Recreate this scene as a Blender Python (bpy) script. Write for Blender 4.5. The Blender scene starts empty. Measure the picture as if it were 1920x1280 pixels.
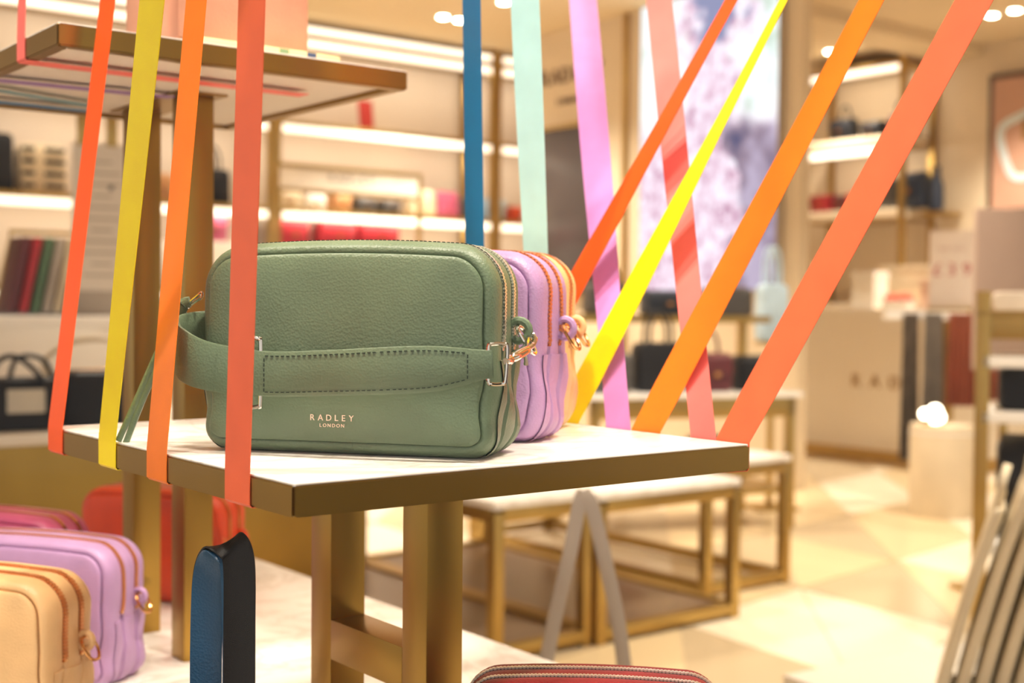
import bpy, bmesh, math, random
from mathutils import Vector, Matrix, noise
random.seed(7)
sc = bpy.context.scene
C = sc.collection
PI = math.pi

# ------------------------------------------------------------------ camera
FPX, PITCH, ROLL, CH = 2424.75, -.0278, .0089, .90      # focal length in pixels of a 1920 px wide frame
cam_d = bpy.data.cameras.new('camera')
cam_d.sensor_width = 36.0
cam_d.lens = FPX / 1920 * 36
cam_d.clip_start = .02
cam_d.clip_end = 60
cam_d.dof.use_dof = True
cam_d.dof.focus_distance = .80
cam_d.dof.aperture_fstop = 6.5
cam = bpy.data.objects.new('camera', cam_d)
cam.matrix_world = Matrix.Translation((0, 0, CH)) @ Matrix.Rotation(PI/2 + PITCH, 4, 'X') @ Matrix.Rotation(ROLL, 4, 'Z')
C.objects.link(cam)
sc.camera = cam
# ------------------------------------------------------------------ world, exposure
sc.view_settings.view_transform = 'Standard'
sc.view_settings.look = 'None'
sc.view_settings.gamma = 1
sc.view_settings.use_curve_mapping = False
sc.view_settings.exposure = 0.75
w = bpy.data.worlds.new('world')
w.use_nodes = True
sc.world = w
w.node_tree.nodes['Background'].inputs[0].default_value = (1.0, .96, .91, 1)
w.node_tree.nodes['Background'].inputs[1].default_value = .58
WARM = (1.0, .90, .75)

# ------------------------------------------------------------------ pixel -> place
def ray(x, y):
    c, s = math.cos(-ROLL), math.sin(-ROLL)
    u0, v0 = x-960, y-640
    u, v = c*u0-s*v0, s*u0+c*v0
    a, b = u/FPX, -v/FPX
    return Vector((a, math.cos(PITCH)-b*math.sin(PITCH), math.sin(PITCH)+b*math.cos(PITCH)))
def at(x, y, Y):
    d = ray(x, y); P = d*(Y/d.y); P.z += CH
    return P
def atz(x, y, z):
    d = ray(x, y); P = d*((z-CH)/d.z); P.z += CH
    return P
TH = .664                                            # the display furniture and the walls share this turn
E1 = Vector((math.cos(TH), math.sin(TH), 0))
E2 = Vector((-math.sin(TH), math.cos(TH), 0))
UP = Vector((0, 0, 1))

# ------------------------------------------------------------------ materials
def lin(hexs):
    hexs = hexs.lstrip('#')
    o = []
    for i in (0, 2, 4):
        v = int(hexs[i:i+2], 16)/255
        o.append(v/12.92 if v <= .04045 else ((v+.055)/1.055)**2.4)
    return o
MATS = {}
def mat(name, col, rough=.5, metal=0, var=.08, vscale=6, bump=0, bscale=200, btype='noise', spec=.5, emit=None, estr=0, sheen=0, trans=0, alpha=None):
    if name in MATS: return MATS[name]
    m = bpy.data.materials.new(name); m.use_nodes = True
    nt = m.node_tree; nd = nt.nodes; lk = nt.links
    b = nd['Principled BSDF']
    c = lin(col) if isinstance(col, str) else col
    tc = nd.new('ShaderNodeTexCoord')
    n = nd.new('ShaderNodeTexNoise'); n.inputs['Scale'].default_value = vscale; n.inputs['Detail'].default_value = 3
    lk.new(tc.outputs['Object'], n.inputs['Vector'])
    r = nd.new('ShaderNodeValToRGB')
    r.color_ramp.elements[0].position = .3; r.color_ramp.elements[1].position = .7
    r.color_ramp.elements[0].color = [max(0, x*(1-var)) for x in c]+[1]
    r.color_ramp.elements[1].color = [min(1, x*(1+var)) for x in c]+[1]
    lk.new(n.outputs['Fac'], r.inputs['Fac']); lk.new(r.outputs['Color'], b.inputs['Base Color'])
    b.inputs['Roughness'].default_value = rough
    b.inputs['Metallic'].default_value = metal
    b.inputs['Specular IOR Level'].default_value = spec
    if sheen: b.inputs['Sheen Weight'].default_value = sheen; b.inputs['Sheen Roughness'].default_value = .4
    if trans: b.inputs['Transmission Weight'].default_value = trans
    if bump:
        if btype == 'voronoi':
            t = nd.new('ShaderNodeTexVoronoi'); t.inputs['Scale'].default_value = bscale; out = t.outputs['Distance']
        else:
            t = nd.new('ShaderNodeTexNoise'); t.inputs['Scale'].default_value = bscale; t.inputs['Detail'].default_value = 2; out = t.outputs['Fac']
        lk.new(tc.outputs['Object'], t.inputs['Vector'])
        bn = nd.new('ShaderNodeBump'); bn.inputs['Strength'].default_value = bump; bn.inputs['Distance'].default_value = .001
        lk.new(out, bn.inputs['Height']); lk.new(bn.outputs['Normal'], b.inputs['Normal'])
    if emit is not None:
        b.inputs['Emission Color'].default_value = (lin(emit) if isinstance(emit, str) else list(emit))+[1]
        b.inputs['Emission Strength'].default_value = estr
    MATS[name] = m
    return m
def leather(name, col, rough=.42): return mat(name, col, rough, var=.10, vscale=25, bump=.22, bscale=620, btype='voronoi')
def satin(name, col): return mat(name, col, .38, var=.05, vscale=40, bump=.12, bscale=1800, spec=.25)
def brass(name, col, rough):
    m = mat(name, col, rough, 1.0, var=.06, vscale=9)
    nt = m.node_tree; nd = nt.nodes; lk = nt.links; b = nd['Principled BSDF']
    tc = nd.new('ShaderNodeTexCoord'); mp = nd.new('ShaderNodeMapping'); mp.inputs['Scale'].default_value = (30, 30, 900)
    n = nd.new('ShaderNodeTexNoise'); n.inputs['Scale'].default_value = 1.0
    bn = nd.new('ShaderNodeBump'); bn.inputs['Strength'].default_value = .06; bn.inputs['Distance'].default_value = .0006
    lk.new(tc.outputs['Object'], mp.inputs['Vector']); lk.new(mp.outputs['Vector'], n.inputs['Vector'])
    lk.new(n.outputs['Fac'], bn.inputs['Height']); lk.new(bn.outputs['Normal'], b.inputs['Normal'])
    return m
BRASS = brass('brushed brass', '#a1803d', .33)
BRASS_B = brass('shop brass', '#b49657', .36)
def marble():
    m = mat('white marble', '#f1e9df', .22, var=.03, vscale=3)
    nt = m.node_tree; nd = nt.nodes; lk = nt.links; b = nd['Principled BSDF']
    tc = nd.new('ShaderNodeTexCoord')
    n = nd.new('ShaderNodeTexNoise'); n.inputs['Scale'].default_value = 9; n.inputs['Detail'].default_value = 8; n.inputs['Distortion'].default_value = 1.4
    lk.new(tc.outputs['Object'], n.inputs['Vector'])
    r = nd.new('ShaderNodeValToRGB'); e = r.color_ramp.elements
    e[0].position = .455; e[0].color = (.90, .86, .80, 1)
    e[1].position = .545; e[1].color = (.90, .86, .81, 1)
    k = e.new(.5); k.color = (.76, .69, .62, 1)
    lk.new(n.outputs['Fac'], r.inputs['Fac']); lk.new(r.outputs['Color'], b.inputs['Base Color'])
    return m
MARBLE = marble()
CREAM = mat('cream wall paint', '#d9c6a8', .75, var=.03, vscale=2, bump=.05, bscale=90)
BACKP = mat('pale shelf back panel', '#d8c8b4', .7, var=.03, vscale=2)
WHITE = mat('white lacquer', '#e9e0d2', .45, var=.02, vscale=3)
WARMWHITE = mat('white board', '#efe9e0', .6, var=.02)
CEIL = mat('ceiling paint', '#dcc7a2', .8, var=.02, vscale=2)
LED = mat('led diffuser', '#fff3dd', .5, emit=(1.0, .88, .70), estr=1.05)
LAMPGLOW = mat('lamp glow', '#fff6e4', .5, emit=(1.0, .86, .62), estr=25.0)
GLOBE = mat('lamp globe', '#fff6e4', .5, emit=(1.0, .86, .62), estr=7.0)
SILVER = mat('polished nickel', '#d8d2c8', .12, 1.0, var=.03)
GOLD = mat('rose gold metal', '#d9a066', .18, 1.0, var=.03)
BLACKL = mat('black leather', '#121216', .5, var=.1, vscale=25, bump=.16, bscale=620, btype='voronoi', spec=.3)
INK = mat('dark print', '#2a2622', .6)

# ------------------------------------------------------------------ objects
def tag(o, label=None, cat=None, group=None, kind=None):
    if label: o['label'] = label
    if cat: o['category'] = cat
    if group: o['group'] = group
    if kind: o['kind'] = kind
    return o
def thing(name, label, cat, loc=(0, 0, 0), rz=0, group=None):
    o = bpy.data.objects.new(name, None); o.empty_display_size = .05
    C.objects.link(o); o.location = loc; o.rotation_euler = (0, 0, rz)
    return tag(o, label, cat, group)
def smooth_mesh(me, ang=40):
    for p in me.polygons: p.use_smooth = True
    try: me.set_sharp_from_angle(angle=math.radians(ang))
    except Exception: pass
def obj(name, bm, m, parent=None, loc=(0, 0, 0), rot=(0, 0, 0), smooth=True, label=None, kind=None):
    me = bpy.data.meshes.new(name)
    bmesh.ops.recalc_face_normals(bm, faces=bm.faces)
    bm.to_mesh(me); bm.free()
    if smooth: smooth_mesh(me)
    for mm in (m if isinstance(m, (list, tuple)) else [m]): me.materials.append(mm)
    o = bpy.data.objects.new(name, me); C.objects.link(o)
    o.location = loc; o.rotation_euler = rot
    if parent: o.parent = parent
    if label: o['label'] = label
    if kind: o['kind'] = kind
    return o
def link_copy(o, parent=None, loc=None):
    c = o.copy(); C.objects.link(c)
    if parent is not None: c.parent = parent
    if loc is not None: c.location = loc
    return c
def bx(bm, x0, x1, y0, y1, z0, z1, bev=0):
    vs = [bm.verts.new((x, y, z)) for x in (x0, x1) for y in (y0, y1) for z in (z0, z1)]
    fs = [(0, 1, 3, 2), (4, 6, 7, 5), (0, 4, 5, 1), (2, 3, 7, 6), (0, 2, 6, 4), (1, 5, 7, 3)]
    nf = [bm.faces.new([vs[i] for i in f]) for f in fs]
    if bev:
        es = {e for f in nf for e in f.edges}
        bmesh.ops.bevel(bm, geom=list(es), offset=bev, segments=2, profile=.6, affect='EDGES')
    return bm
def box(x0, x1, y0, y1, z0, z1, bev=0): return bx(bmesh.new(), x0, x1, y0, y1, z0, z1, bev)
def cbox(w, d, h, bev=0, z=0): return box(-w/2, w/2, -d/2, d/2, z, z+h, bev)
def catmull(pts, n=8, closed=False):
    P = [Vector(p) for p in pts]; out = []
    L = len(P); rng = range(L if closed else L-1)
    for i in rng:
        if closed: a, b, c, d = P[(i-1) % L], P[i], P[(i+1) % L], P[(i+2) % L]
        else: a, b, c, d = P[max(i-1, 0)], P[i], P[i+1], P[min(i+2, L-1)]
        for k in range(n):
            t = k/n
            out.append(.5*((2*b)+(c-a)*t+(2*a-5*b+4*c-d)*t*t+(3*b-a-3*c+d)*t**3))
    if not closed: out.append(P[-1].copy())
    return out
def tube(bm, pts, r, seg=8, closed=False, cap=True):
    P = [Vector(p) for p in pts]; L = len(P); rings = []
    prev = None
    for i, p in enumerate(P):
        if closed: t = P[(i+1) % L]-P[i-1]
        else: t = P[min(i+1, L-1)]-P[max(i-1, 0)]
        t.normalize()
        if prev is None:
            a = Vector((0, 0, 1)) if abs(t.z) < .9 else Vector((1, 0, 0))
            u = t.cross(a).normalized()
        else:
            u = (prev-t*prev.dot(t)).normalized()
        prev = u; v = t.cross(u)
        rr_ = r[i] if isinstance(r, (list, tuple)) else r
        rings.append([bm.verts.new(p+(u*math.cos(2*PI*k/seg)+v*math.sin(2*PI*k/seg))*rr_) for k in range(seg)])
    for i in range(L if closed else L-1):
        A, B = rings[i], rings[(i+1) % L]
        for k in range(seg): bm.faces.new((A[k], A[(k+1) % seg], B[(k+1) % seg], B[k]))
    if not closed and cap:
        bm.faces.new(rings[0][::-1]); bm.faces.new(rings[-1])
    return bm
def band(bm, pts, widths, wdirs, th):
    """flat strap: centre points, half widths, width directions, thickness"""
    P = [Vector(p) for p in pts]; L = len(P); rings = []
    for i, p in enumerate(P):
        t = (P[min(i+1, L-1)]-P[max(i-1, 0)]).normalized()
        wd = Vector(wdirs[i] if isinstance(wdirs, list) else wdirs)
        wd = (wd-t*wd.dot(t)).normalized(); n = t.cross(wd)
        hw = widths[i] if isinstance(widths, list) else widths
        a, b = p+wd*hw, p-wd*hw
        rings.append([bm.verts.new(q) for q in (a+n*th*.25, a+n*th/2-wd*th*.4, b+n*th/2+wd*th*.4, b+n*th*.25, b-n*th*.25, b-n*th/2+wd*th*.4, a-n*th/2-wd*th*.4, a-n*th*.25)])
    for i in range(L-1):
        A, B = rings[i], rings[i+1]
        for k in range(8): bm.faces.new((A[k], A[(k+1) % 8], B[(k+1) % 8], B[k]))
    bm.faces.new(rings[0][::-1]); bm.faces.new(rings[-1])
    return bm
def lathe(bm, prof, seg=24, cx=0, cy=0):
    rings = []
    for r, z in prof:
        rings.append([bm.verts.new((cx+r*math.cos(2*PI*k/seg), cy+r*math.sin(2*PI*k/seg), z)) for k in range(seg)])
    for A, B in zip(rings, rings[1:]):
        for k in range(seg): bm.faces.new((A[k], A[(k+1) % seg], B[(k+1) % seg], B[k]))
    bm.faces.new(rings[0][::-1]); bm.faces.new(rings[-1])
    return bm
def text(body, size, m, parent, loc, rot, spacing=1.0, name='lettering', ext=.0002):
    cu = bpy.data.curves.new('t', 'FONT'); cu.body = body; cu.size = size; cu.align_x = 'CENTER'; cu.align_y = 'CENTER'
    cu.space_character = spacing; cu.extrude = ext; cu.resolution_u = 3
    t = bpy.data.objects.new('t', cu); C.objects.link(t)
    dg = bpy.context.evaluated_depsgraph_get()
    me = bpy.data.meshes.new_from_object(t.evaluated_get(dg))
    bpy.data.objects.remove(t); bpy.data.curves.remove(cu)
    me.materials.clear(); me.materials.append(m); me.name = name
    o = bpy.data.objects.new(name, me); C.objects.link(o); o.parent = parent; o.location = loc; o.rotation_euler = rot
    return o

def word(body, size, m, parent, loc, rot, spacing=1.0, name='letter', ext=.0002):
    """each letter a piece of its own; the word is centred on loc and runs along the rotated x axis"""
    adv = {'I': .32, 'L': .58, 'E': .62, 'M': .85, 'W': .9, ' ': .35}
    ws = [adv.get(c, .70)*size*spacing for c in body]; x = -sum(ws)/2
    from mathutils import Euler
    dx = Euler(rot).to_matrix() @ Vector((1, 0, 0))
    for c, w_ in zip(body, ws):
        if c != ' ': text(c, size, m, parent, Vector(loc)+dx*(x+w_/2), rot, name=name, ext=ext)
        x += w_

# ================================================================== THE SHOP SHELL
CZ = 2.55
def struct(name, bm, m, loc=(0, 0, 0), rz=0, smooth=False):
    return tag(obj(name, bm, m, None, loc, (0, 0, rz), smooth), kind='structure')
FL_A = mat('floor tile ivory', '#f3e5cb', .28, var=.03, vscale=1.5)
FL_B = mat('floor tile sand', '#dcc59c', .28, var=.03, vscale=1.5)
FL_C = mat('floor tile stone', '#c6b291', .28, var=.03, vscale=1.5)
GROUT = mat('floor grout', '#dcc9a8', .4, var=.02)
floor = struct('floor', box(-9, 9, -6, 15, -.1, -.004), GROUT)
FU = Vector((.098, .995, 0)); FV = Vector((.995, -.098, 0))
TB, TS = 1.03, .40
tri = {}
for flip in (0, 1):
    for k, mm in enumerate((FL_A, FL_B, FL_C)):
        bm = bmesh.new(); g = .0025
        pts = [(-TB/2+g*3, 0+g), (TB/2-g*3, 0+g), (0, TS-g*2)] if not flip else [(-TB/2+g*3, TS-g), (TB/2-g*3, TS-g), (0, g*2)]
        lo = [bm.verts.new((FU*a+FV*b)+Vector((0, 0, -.006))) for a, b in pts]
        hi = [bm.verts.new((FU*a+FV*b)) for a, b in pts]
        bm.faces.new(hi); bm.faces.new(lo[::-1])
        for i in range(3): bm.faces.new((lo[i], lo[(i+1) % 3], hi[(i+1) % 3], hi[i]))
        bmesh.ops.recalc_face_normals(bm, faces=bm.faces)
        me = bpy.data.meshes.new('tile'); bm.to_mesh(me); bm.free(); me.materials.append(mm); tri[flip, k] = me
O0 = Vector((.883, 3.625, 0))
for j in range(-11, 14):
    for i in range(-8, 9):
        for flip in (0, 1):
            p = O0+FV*(j*TS)+FU*(i*TB+(TB/2 if flip else 0)+(j % 2)*TB/2)
            c = p+FV*TS*.5
            if c.y < 2.7 or c.y > 9.6 or abs(c.x) > .42*c.y+.45: continue
            if c.x < -.9: continue
            o = bpy.data.objects.new('tile', tri[flip, random.choice((0, 0, 1, 1, 2))]); C.objects.link(o)
            o.location = p; o.parent = floor
ceiling = struct('ceiling', box(-9, 9, -1, 15, CZ, CZ+.1), CEIL)

# shop window pane between the street and the display
def pane_mat():
    m = bpy.data.materials.new('shop window glass'); m.use_nodes = True
    nd = m.node_tree.nodes; lk = m.node_tree.links; nd.remove(nd['Principled BSDF'])
    tr = nd.new('ShaderNodeBsdfTransparent'); gl = nd.new('ShaderNodeBsdfGlossy'); gl.inputs['Roughness'].default_value = .0
    fr = nd.new('ShaderNodeFresnel'); fr.inputs['IOR'].default_value = 1.18; mx = nd.new('ShaderNodeMixShader')
    lk.new(fr.outputs[0], mx.inputs[0]); lk.new(tr.outputs[0], mx.inputs[1]); lk.new(gl.outputs[0], mx.inputs[2]); lk.new(mx.outputs[0], nd['Material Output'].inputs[0])
    return m
win = struct('window_1', box(-2.4, 2.4, .400, .408, .0, CZ), pane_mat())
obj('window_frame', box(-2.46, -2.4, .37, .44, 0, CZ, .003), BRASS_B, win); obj('window_frame', box(2.4, 2.46, .37, .44, 0, CZ, .003), BRASS_B, win)
obj('window_frame', box(-2.4, 2.4, .37, .44, 0, .06, .003), BRASS_B, win)

# left back wall runs along E1, the right one along E2
P1 = at(515, 500, 7.4); P1.z = 0
wall_back = struct('wall_back', box(-5.5, 7, .36, .48, 0, CZ), BACKP, P1, TH)
P3 = at(1497, 500, 8.75); P3.z = 0
wall_right = struct('wall_right', box(.36, .48, -6.2, 3.5, 0, CZ), CREAM, P3, TH)
# pillar between: RADLEY panel + screen, its face runs along E2 and looks towards -E1
Pc = at(1008, 500, 7.95); Pc.z = 0
pil = struct('wall_pillar', box(0, .07, -2.03, .02, 0, CZ), CREAM, Pc, TH)
# bulkhead on the ceiling
bp = atz(1700, 55, CZ); bp.z = 0
trim1 = struct('trim_1', box(-1.35, .74, -.06, .25, CZ-.07, CZ+.001, .004), CEIL, bp, TH)
bb = struct('baseboard_right', box(.352, .37, -6.2, 3.5, 0, .08, .004), BRASS_B, P3, TH)

# pillar dressing: gold strip, dark screen, letters, bright screen
def onpil(d, z): return Pc-E2*d+UP*z-E1*.0
gs = thing('gold_strip', 'slim gold strip running up the beige panel beside the bright screen', 'trim', Pc, TH)
obj('strip', box(-.02, .0, -.80, -.765, 0, CZ, .003), BRASS_B, gs)
tv = thing('wall_display', 'dark grey switched-off display with gold edge below the RADLEY letters', 'display', Pc, TH)
obj('frame', box(-.035, 0, -.60, -.02, .95, 1.98, .005), BRASS_B, tv)
obj('screen', box(-.04, -.03, -.575, -.045, .975, 1.955, .002), mat('dark display glass', '#3a3230', .25), tv)
lt = thing('wall_letters', 'large grey RADLEY LONDON letters on the beige panel above the dark display', 'sign', Pc, TH)
GREYL = mat('bronze letters', '#7d6650', .5)
for i, ch in enumerate('RADLEY'):
    text(ch, .13, GREYL, lt, (-.008, -.06-i*.098, 2.27), (PI/2, 0, -PI/2), name='letter', ext=.006)
word('LONDON', .055, GREYL, lt, (-.006, -.30, 2.12), (PI/2, 0, -PI/2), 1.15, ext=.004)
def screen_mat():
    m = bpy.data.materials.new('blossom screen'); m.use_nodes = True
    nt = m.node_tree; nd = nt.nodes; lk = nt.links; b = nd['Principled BSDF']
    tc = nd.new('ShaderNodeTexCoord')
    def nz(scale, det, rough=.6):
        n = nd.new('ShaderNodeTexNoise'); n.inputs['Scale'].default_value = scale; n.inputs['Detail'].default_value = det; n.inputs['Roughness'].default_value = rough
        lk.new(tc.outputs['Object'], n.inputs['Vector']); return n.outputs['Fac']
    def ramp(src, st):
        r = nd.new('ShaderNodeValToRGB')
        r.color_ramp.elements[0].position = st[0][0]; r.color_ramp.elements[0].color = st[0][1]
        r.color_ramp.elements[1].position = st[-1][0]; r.color_ramp.elements[1].color = st[-1][1]
        for p, c in st[1:-1]: e = r.color_ramp.elements.new(p); e.color = c
        lk.new(src, r.inputs['Fac']); return r.outputs['Color']
    blossom = ramp(nz(16, 8, .75), [(.36, (.30, .10, .22, 1)), (.46, (.72, .50, .64, 1)), (.56, (.86, .80, .92, 1)), (.68, (.95, .97, 1, 1))])
    sky = ramp(nz(5, 4), [(.34, (.52, .66, .56, 1)), (.46, (.85, .95, .97, 1)), (.6, (.97, 1, 1, 1))])
    dark = ramp(nz(4, 2), [(.36, (.05, .06, .16, 1)), (.5, (.24, .18, .26, 1)), (.62, (.42, .36, .50, 1))])
    sp = nd.new('ShaderNodeSeparateXYZ'); lk.new(tc.outputs['Object'], sp.inputs[0])
    wob = nz(3.0, 4)
    def math_(op, a, bb_):
        n = nd.new('ShaderNodeMath'); n.operation = op
        for i, v in enumerate((a, bb_)):
            if isinstance(v, (int, float)): n.inputs[i].default_value = v
            else: lk.new(v, n.inputs[i])
        return n.outputs[0]
    def mixc(f, a, bb_):
        n = nd.new('ShaderNodeMix'); n.data_type = 'RGBA'; lk.new(f, n.inputs[0]); lk.new(a, n.inputs[6]); lk.new(bb_, n.inputs[7]); return n.outputs[2]
    def step(v, lo, hi):
        n = nd.new('ShaderNodeMapRange'); n.inputs[1].default_value = lo; n.inputs[2].default_value = hi; lk.new(v, n.inputs[0]); return n.outputs[0]
    wy = math_('MULTIPLY', math_('SUBTRACT', wob, .5), .9)
    y = math_('ADD', sp.outputs[1], wy); z = math_('ADD', sp.outputs[2], wy)
    # object-space: y runs from 0 (far edge) to -1.2 (near edge), z from 0 upward
    f_sky = math_('MULTIPLY', step(z, .75, .95), step(math_('ABSOLUTE', math_('ADD', y, .52), 0), .16, .27))
    col = mixc(f_sky, blossom, sky)
    f_hair = math_('MULTIPLY', step(math_('ABSOLUTE', math_('ADD', y, .52), 0), .13, .09), step(z, 1.22, 1.30))
    hair = nd.new('ShaderNodeRGB'); hair.outputs[0].default_value = (.22, .25, .42, 1)
    col = mixc(f_hair, col, hair.outputs[0])
    f_dark = math_('MULTIPLY', step(math_('MULTIPLY', y, -1), .68, .73), step(z, .86, .74))
    col = mixc(f_dark, col, dark)
    b.inputs['Base Color'].default_value = (.02, .02, .02, 1); b.inputs['Roughness'].default_value = .3
    lk.new(col, b.inputs['Emission Color']); b.inputs['Emission Strength'].default_value = .72
    return m
bs = thing('video_screen', 'tall bright screen showing pink blossom on the pillar beside the gold strip', 'screen', Pc-E2*.945-E1*.03+UP*.98, TH)
obj('housing', box(-.02, .03, -.985, 0, 0, CZ-.985, .004), mat('screen housing', '#a89a84', .5), bs)
obj('picture', box(-.024, -.018, -.978, -.007, .01, CZ-.99), screen_mat(), bs, smooth=False)

# ------------------------------------------------------------------ wall shelving
SH_Z = (.97, 1.44, 1.94, 2.44)
def shelf_bay(name, label, origin, rz, x0, x1, zs, group=None, dbl=True, depth=.35, pale=False):
    t = thing(name, label, 'shelf', origin, rz, group)
    for x in (x0, x1):
        for y in (0, depth-.035):
            obj('post', box(x-.019, x+.019, y, y+.035, 0, CZ-.02, .002), BRASS_B, t)
    for i, z in enumerate(zs):
        top = (i == len(zs)-1)
        if pale and not top:
            s = obj('shelf_board', box(x0+.02, x1-.02, .005, depth-.01, z-.050, z+.014, .002), CREAM, t)
            obj('edge_trim', box(x0+.02, x1-.02, .002, depth-.01, z-.062, z-.050, .001), BRASS_B, s)
            if i < len(zs)-2: continue
            zl = z-.050
        else:
            s = obj('shelf_board', box(x0+.02, x1-.02, .005, depth-.01, z-.012, z+.014, .002), BRASS_B, t); zl = z
        obj('light_strip', box(x0+.03, x1-.03, -.008, .006, zl-.056, zl-.014, .002), LED, s)
        ld = bpy.data.lights.new('shelf_led', 'AREA'); ld.shape = 'RECTANGLE'; ld.size = x1-x0-.08; ld.size_y = .02; ld.energy = 1.5*(x1-x0); ld.color = (1.0, .88, .72)
        lo = bpy.data.objects.new('led_lamp', ld); C.objects.link(lo); lo.parent = s; lo.location = ((x0+x1)/2, .05, zl-.016); lo.rotation_euler = (.35, 0, 0)
        if top and dbl: obj('light_strip', box(x0+.03, x1-.03, -.008, .006, z+.026, z+.060, .002), LED, s)
    return t
bayL = shelf_bay('lit_shelf', 'gold shelf bay with lit edges holding the striped bag', P1, TH, -1.62, -.02, SH_Z)
bayM = shelf_bay('lit_shelf', 'gold shelf bay with lit edges behind the framed RADLEY sign', P1, TH, .02, 1.567, SH_Z)
bayR = shelf_bay('lit_shelf', 'narrow gold shelf bay with lit edges ending at the beige panel', P1, TH, 1.607, 2.2, SH_Z)
# right shelving (along E2, facing -E1): local x along -E2
RZ3 = TH-PI/2
bayW = shelf_bay('lit_shelf', 'gold shelf bay with lit edges behind the white counter', P3, RZ3, .0, .80, (.92, 1.525, 1.99, 2.45), dbl=False, pale=True)

# ------------------------------------------------------------------ generic shop handbags
def rloop(w2, h, rt, rb, n=6):
    """rounded rectangle in x,z (z from 0 to h) as (x,z,nx,nz), starting bottom centre, counter-clockwise"""
    out = []
    def arc(cx, cz, r, a0, a1):
        for k in range(n+1):
            a = a0+(a1-a0)*k/n; out.append((cx+r*math.cos(a), cz+r*math.sin(a), math.cos(a), math.sin(a)))
    def seg(xa, za, xb, zb, nx, nz, k):
        for i in range(1, k): t = i/k; out.append((xa+(xb-xa)*t, za+(zb-za)*t, nx, nz))
    out.append((0, 0, 0, -1))
    seg(0, 0, w2-rb, 0, 0, -1, 8); arc(w2-rb, rb, rb, -PI/2, 0)
    seg(w2, rb, w2, h-rt, 1, 0, 10); arc(w2-rt, h-rt, rt, 0, PI/2)
    seg(w2-rt, h, -w2+rt, h, 0, 1, 16); arc(-w2+rt, h-rt, rt, PI/2, PI)
    seg(-w2, h-rt, -w2, rb, -1, 0, 10); arc(-w2+rb, rb, rb, PI, 1.5*PI)
    seg(-w2+rb, 0, 0, 0, 0, -1, 8)
    return out
def loft(bm, loops, close_start=True, close_end=True):
    rings = [[bm.verts.new(p) for p in L] for L in loops]
    n = len(rings[0])
    for A, B in zip(rings, rings[1:]):
        for k in range(n): bm.faces.new((A[k], A[(k+1) % n], B[(k+1) % n], B[k]))
    for flag, R in ((close_start, rings[0]), (close_end, rings[-1])):
        if flag:
            c = bm.verts.new(sum((v.co for v in R), Vector())/n)
            for k in range(n): bm.faces.new((R[k], R[(k+1) % n], c))
    return bm
def soft_box(w_, d_, h_, r=.02, top_taper=.85, bulge=.01):
    """a soft bag body: rounded outline, pinched towards the top"""
    bm = bmesh.new(); base = rloop(w_/2, h_, r, r*.7, 3); loops = []
    for y, s in ((-.5, .9), (-.46, .97), (-.3, 1), (0, 1), (.3, 1), (.46, .97), (.5, .9)):
        L = []
        for x, z, nx, nz in base:
            zz = h_/2+(z-h_/2)*s
            k = 1-(1-top_taper)*(zz/h_)
            L.append((x*s, y*d_*k, zz))
        loops.append(L)
    return loft(bm, loops)
def handbag(label, w_, d_, h_, m, loc, rz, style='tote', hm=None, group=None, name='handbag'):
    t = thing(name, label, 'handbag', loc, rz, group)
    obj('body', soft_box(w_, d_, h_, min(.03, h_*.2)), m, t)
    hm = hm or m
    if style in ('flap', 'satchel'):
        bm = bmesh.new()
        L = [(0, d_*.30, h_*1.0), (0, 0, h_*1.03), (0, -d_*.46, h_*.97), (0, -d_*.56, h_*.8), (0, -d_*.57, h_*.45)]
        band(bm, catmull(L, 4), w_*.46, (1, 0, 0), .006); f = obj('flap', bm, m, t)
        obj('clasp', box(-.014, .014, -d_*.57-.012, -d_*.57, h_*.42, h_*.55, .003), GOLD, f)
    if style in ('tote', 'satchel'):
        for s in ((-1, 1) if style == 'tote' else (0,)):
            bm = bmesh.new(); a = w_*.24; hh = h_*.62
            tube(bm, catmull([(-a, s*d_*.25, h_*.88), (-a*.95, s*d_*.25, h_+hh*.5), (-a*.4, s*d_*.25, h_+hh*.95), (a*.4, s*d_*.25, h_+hh*.95), (a*.95, s*d_*.25, h_+hh*.5), (a, s*d_*.25, h_*.88)], 5), .007, 6)
            obj('handle', bm, hm, t)
    if style == 'barrel':
        bm = bmesh.new(); band(bm, [(-w_*.46, 0, h_+.002), (w_*.46, 0, h_+.002)], .008, (0, 1, 0), .003); obj('zipper', bm, GOLD, t)
    return t
def w1(t, z, d=.16): return P1+E1*t+E2*d+UP*z
def w3(t, z, d=.16): return P3-E2*t+E1*d+UP*z
REDL = leather('red leather', '#a5202a'); ORL = leather('orange leather', '#d9481c'); GRYL = leather('grey leather', '#4a4745')
CRL = leather('cream leather', '#d8c6a6'); PKL = leather('pink leather', '#b0506c'); TANL = leather('tan leather', '#c99462'); NAVL = leather('navy leather', '#1d2636')
BURG = leather('burgundy leather', '#5a1f26'); LTB = mat('pale blue nylon', '#bcd6e8', .5, var=.15, vscale=12)
z1 = SH_Z[1]+.014; z0 = SH_Z[0]+.014; z2 = SH_Z[2]+.014
def tt(px):                                         # distance along the left wall seen at pixel column px
    r = (px-960)/FPX; return (r*P1.y-P1.x)/(E1.x-r*E1.y)
handbag('black domed bag on the lit shelf left of the striped bag', .30, .16, .30, BLACKL, w1(tt(-20), z1), TH, 'barrel')
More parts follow.
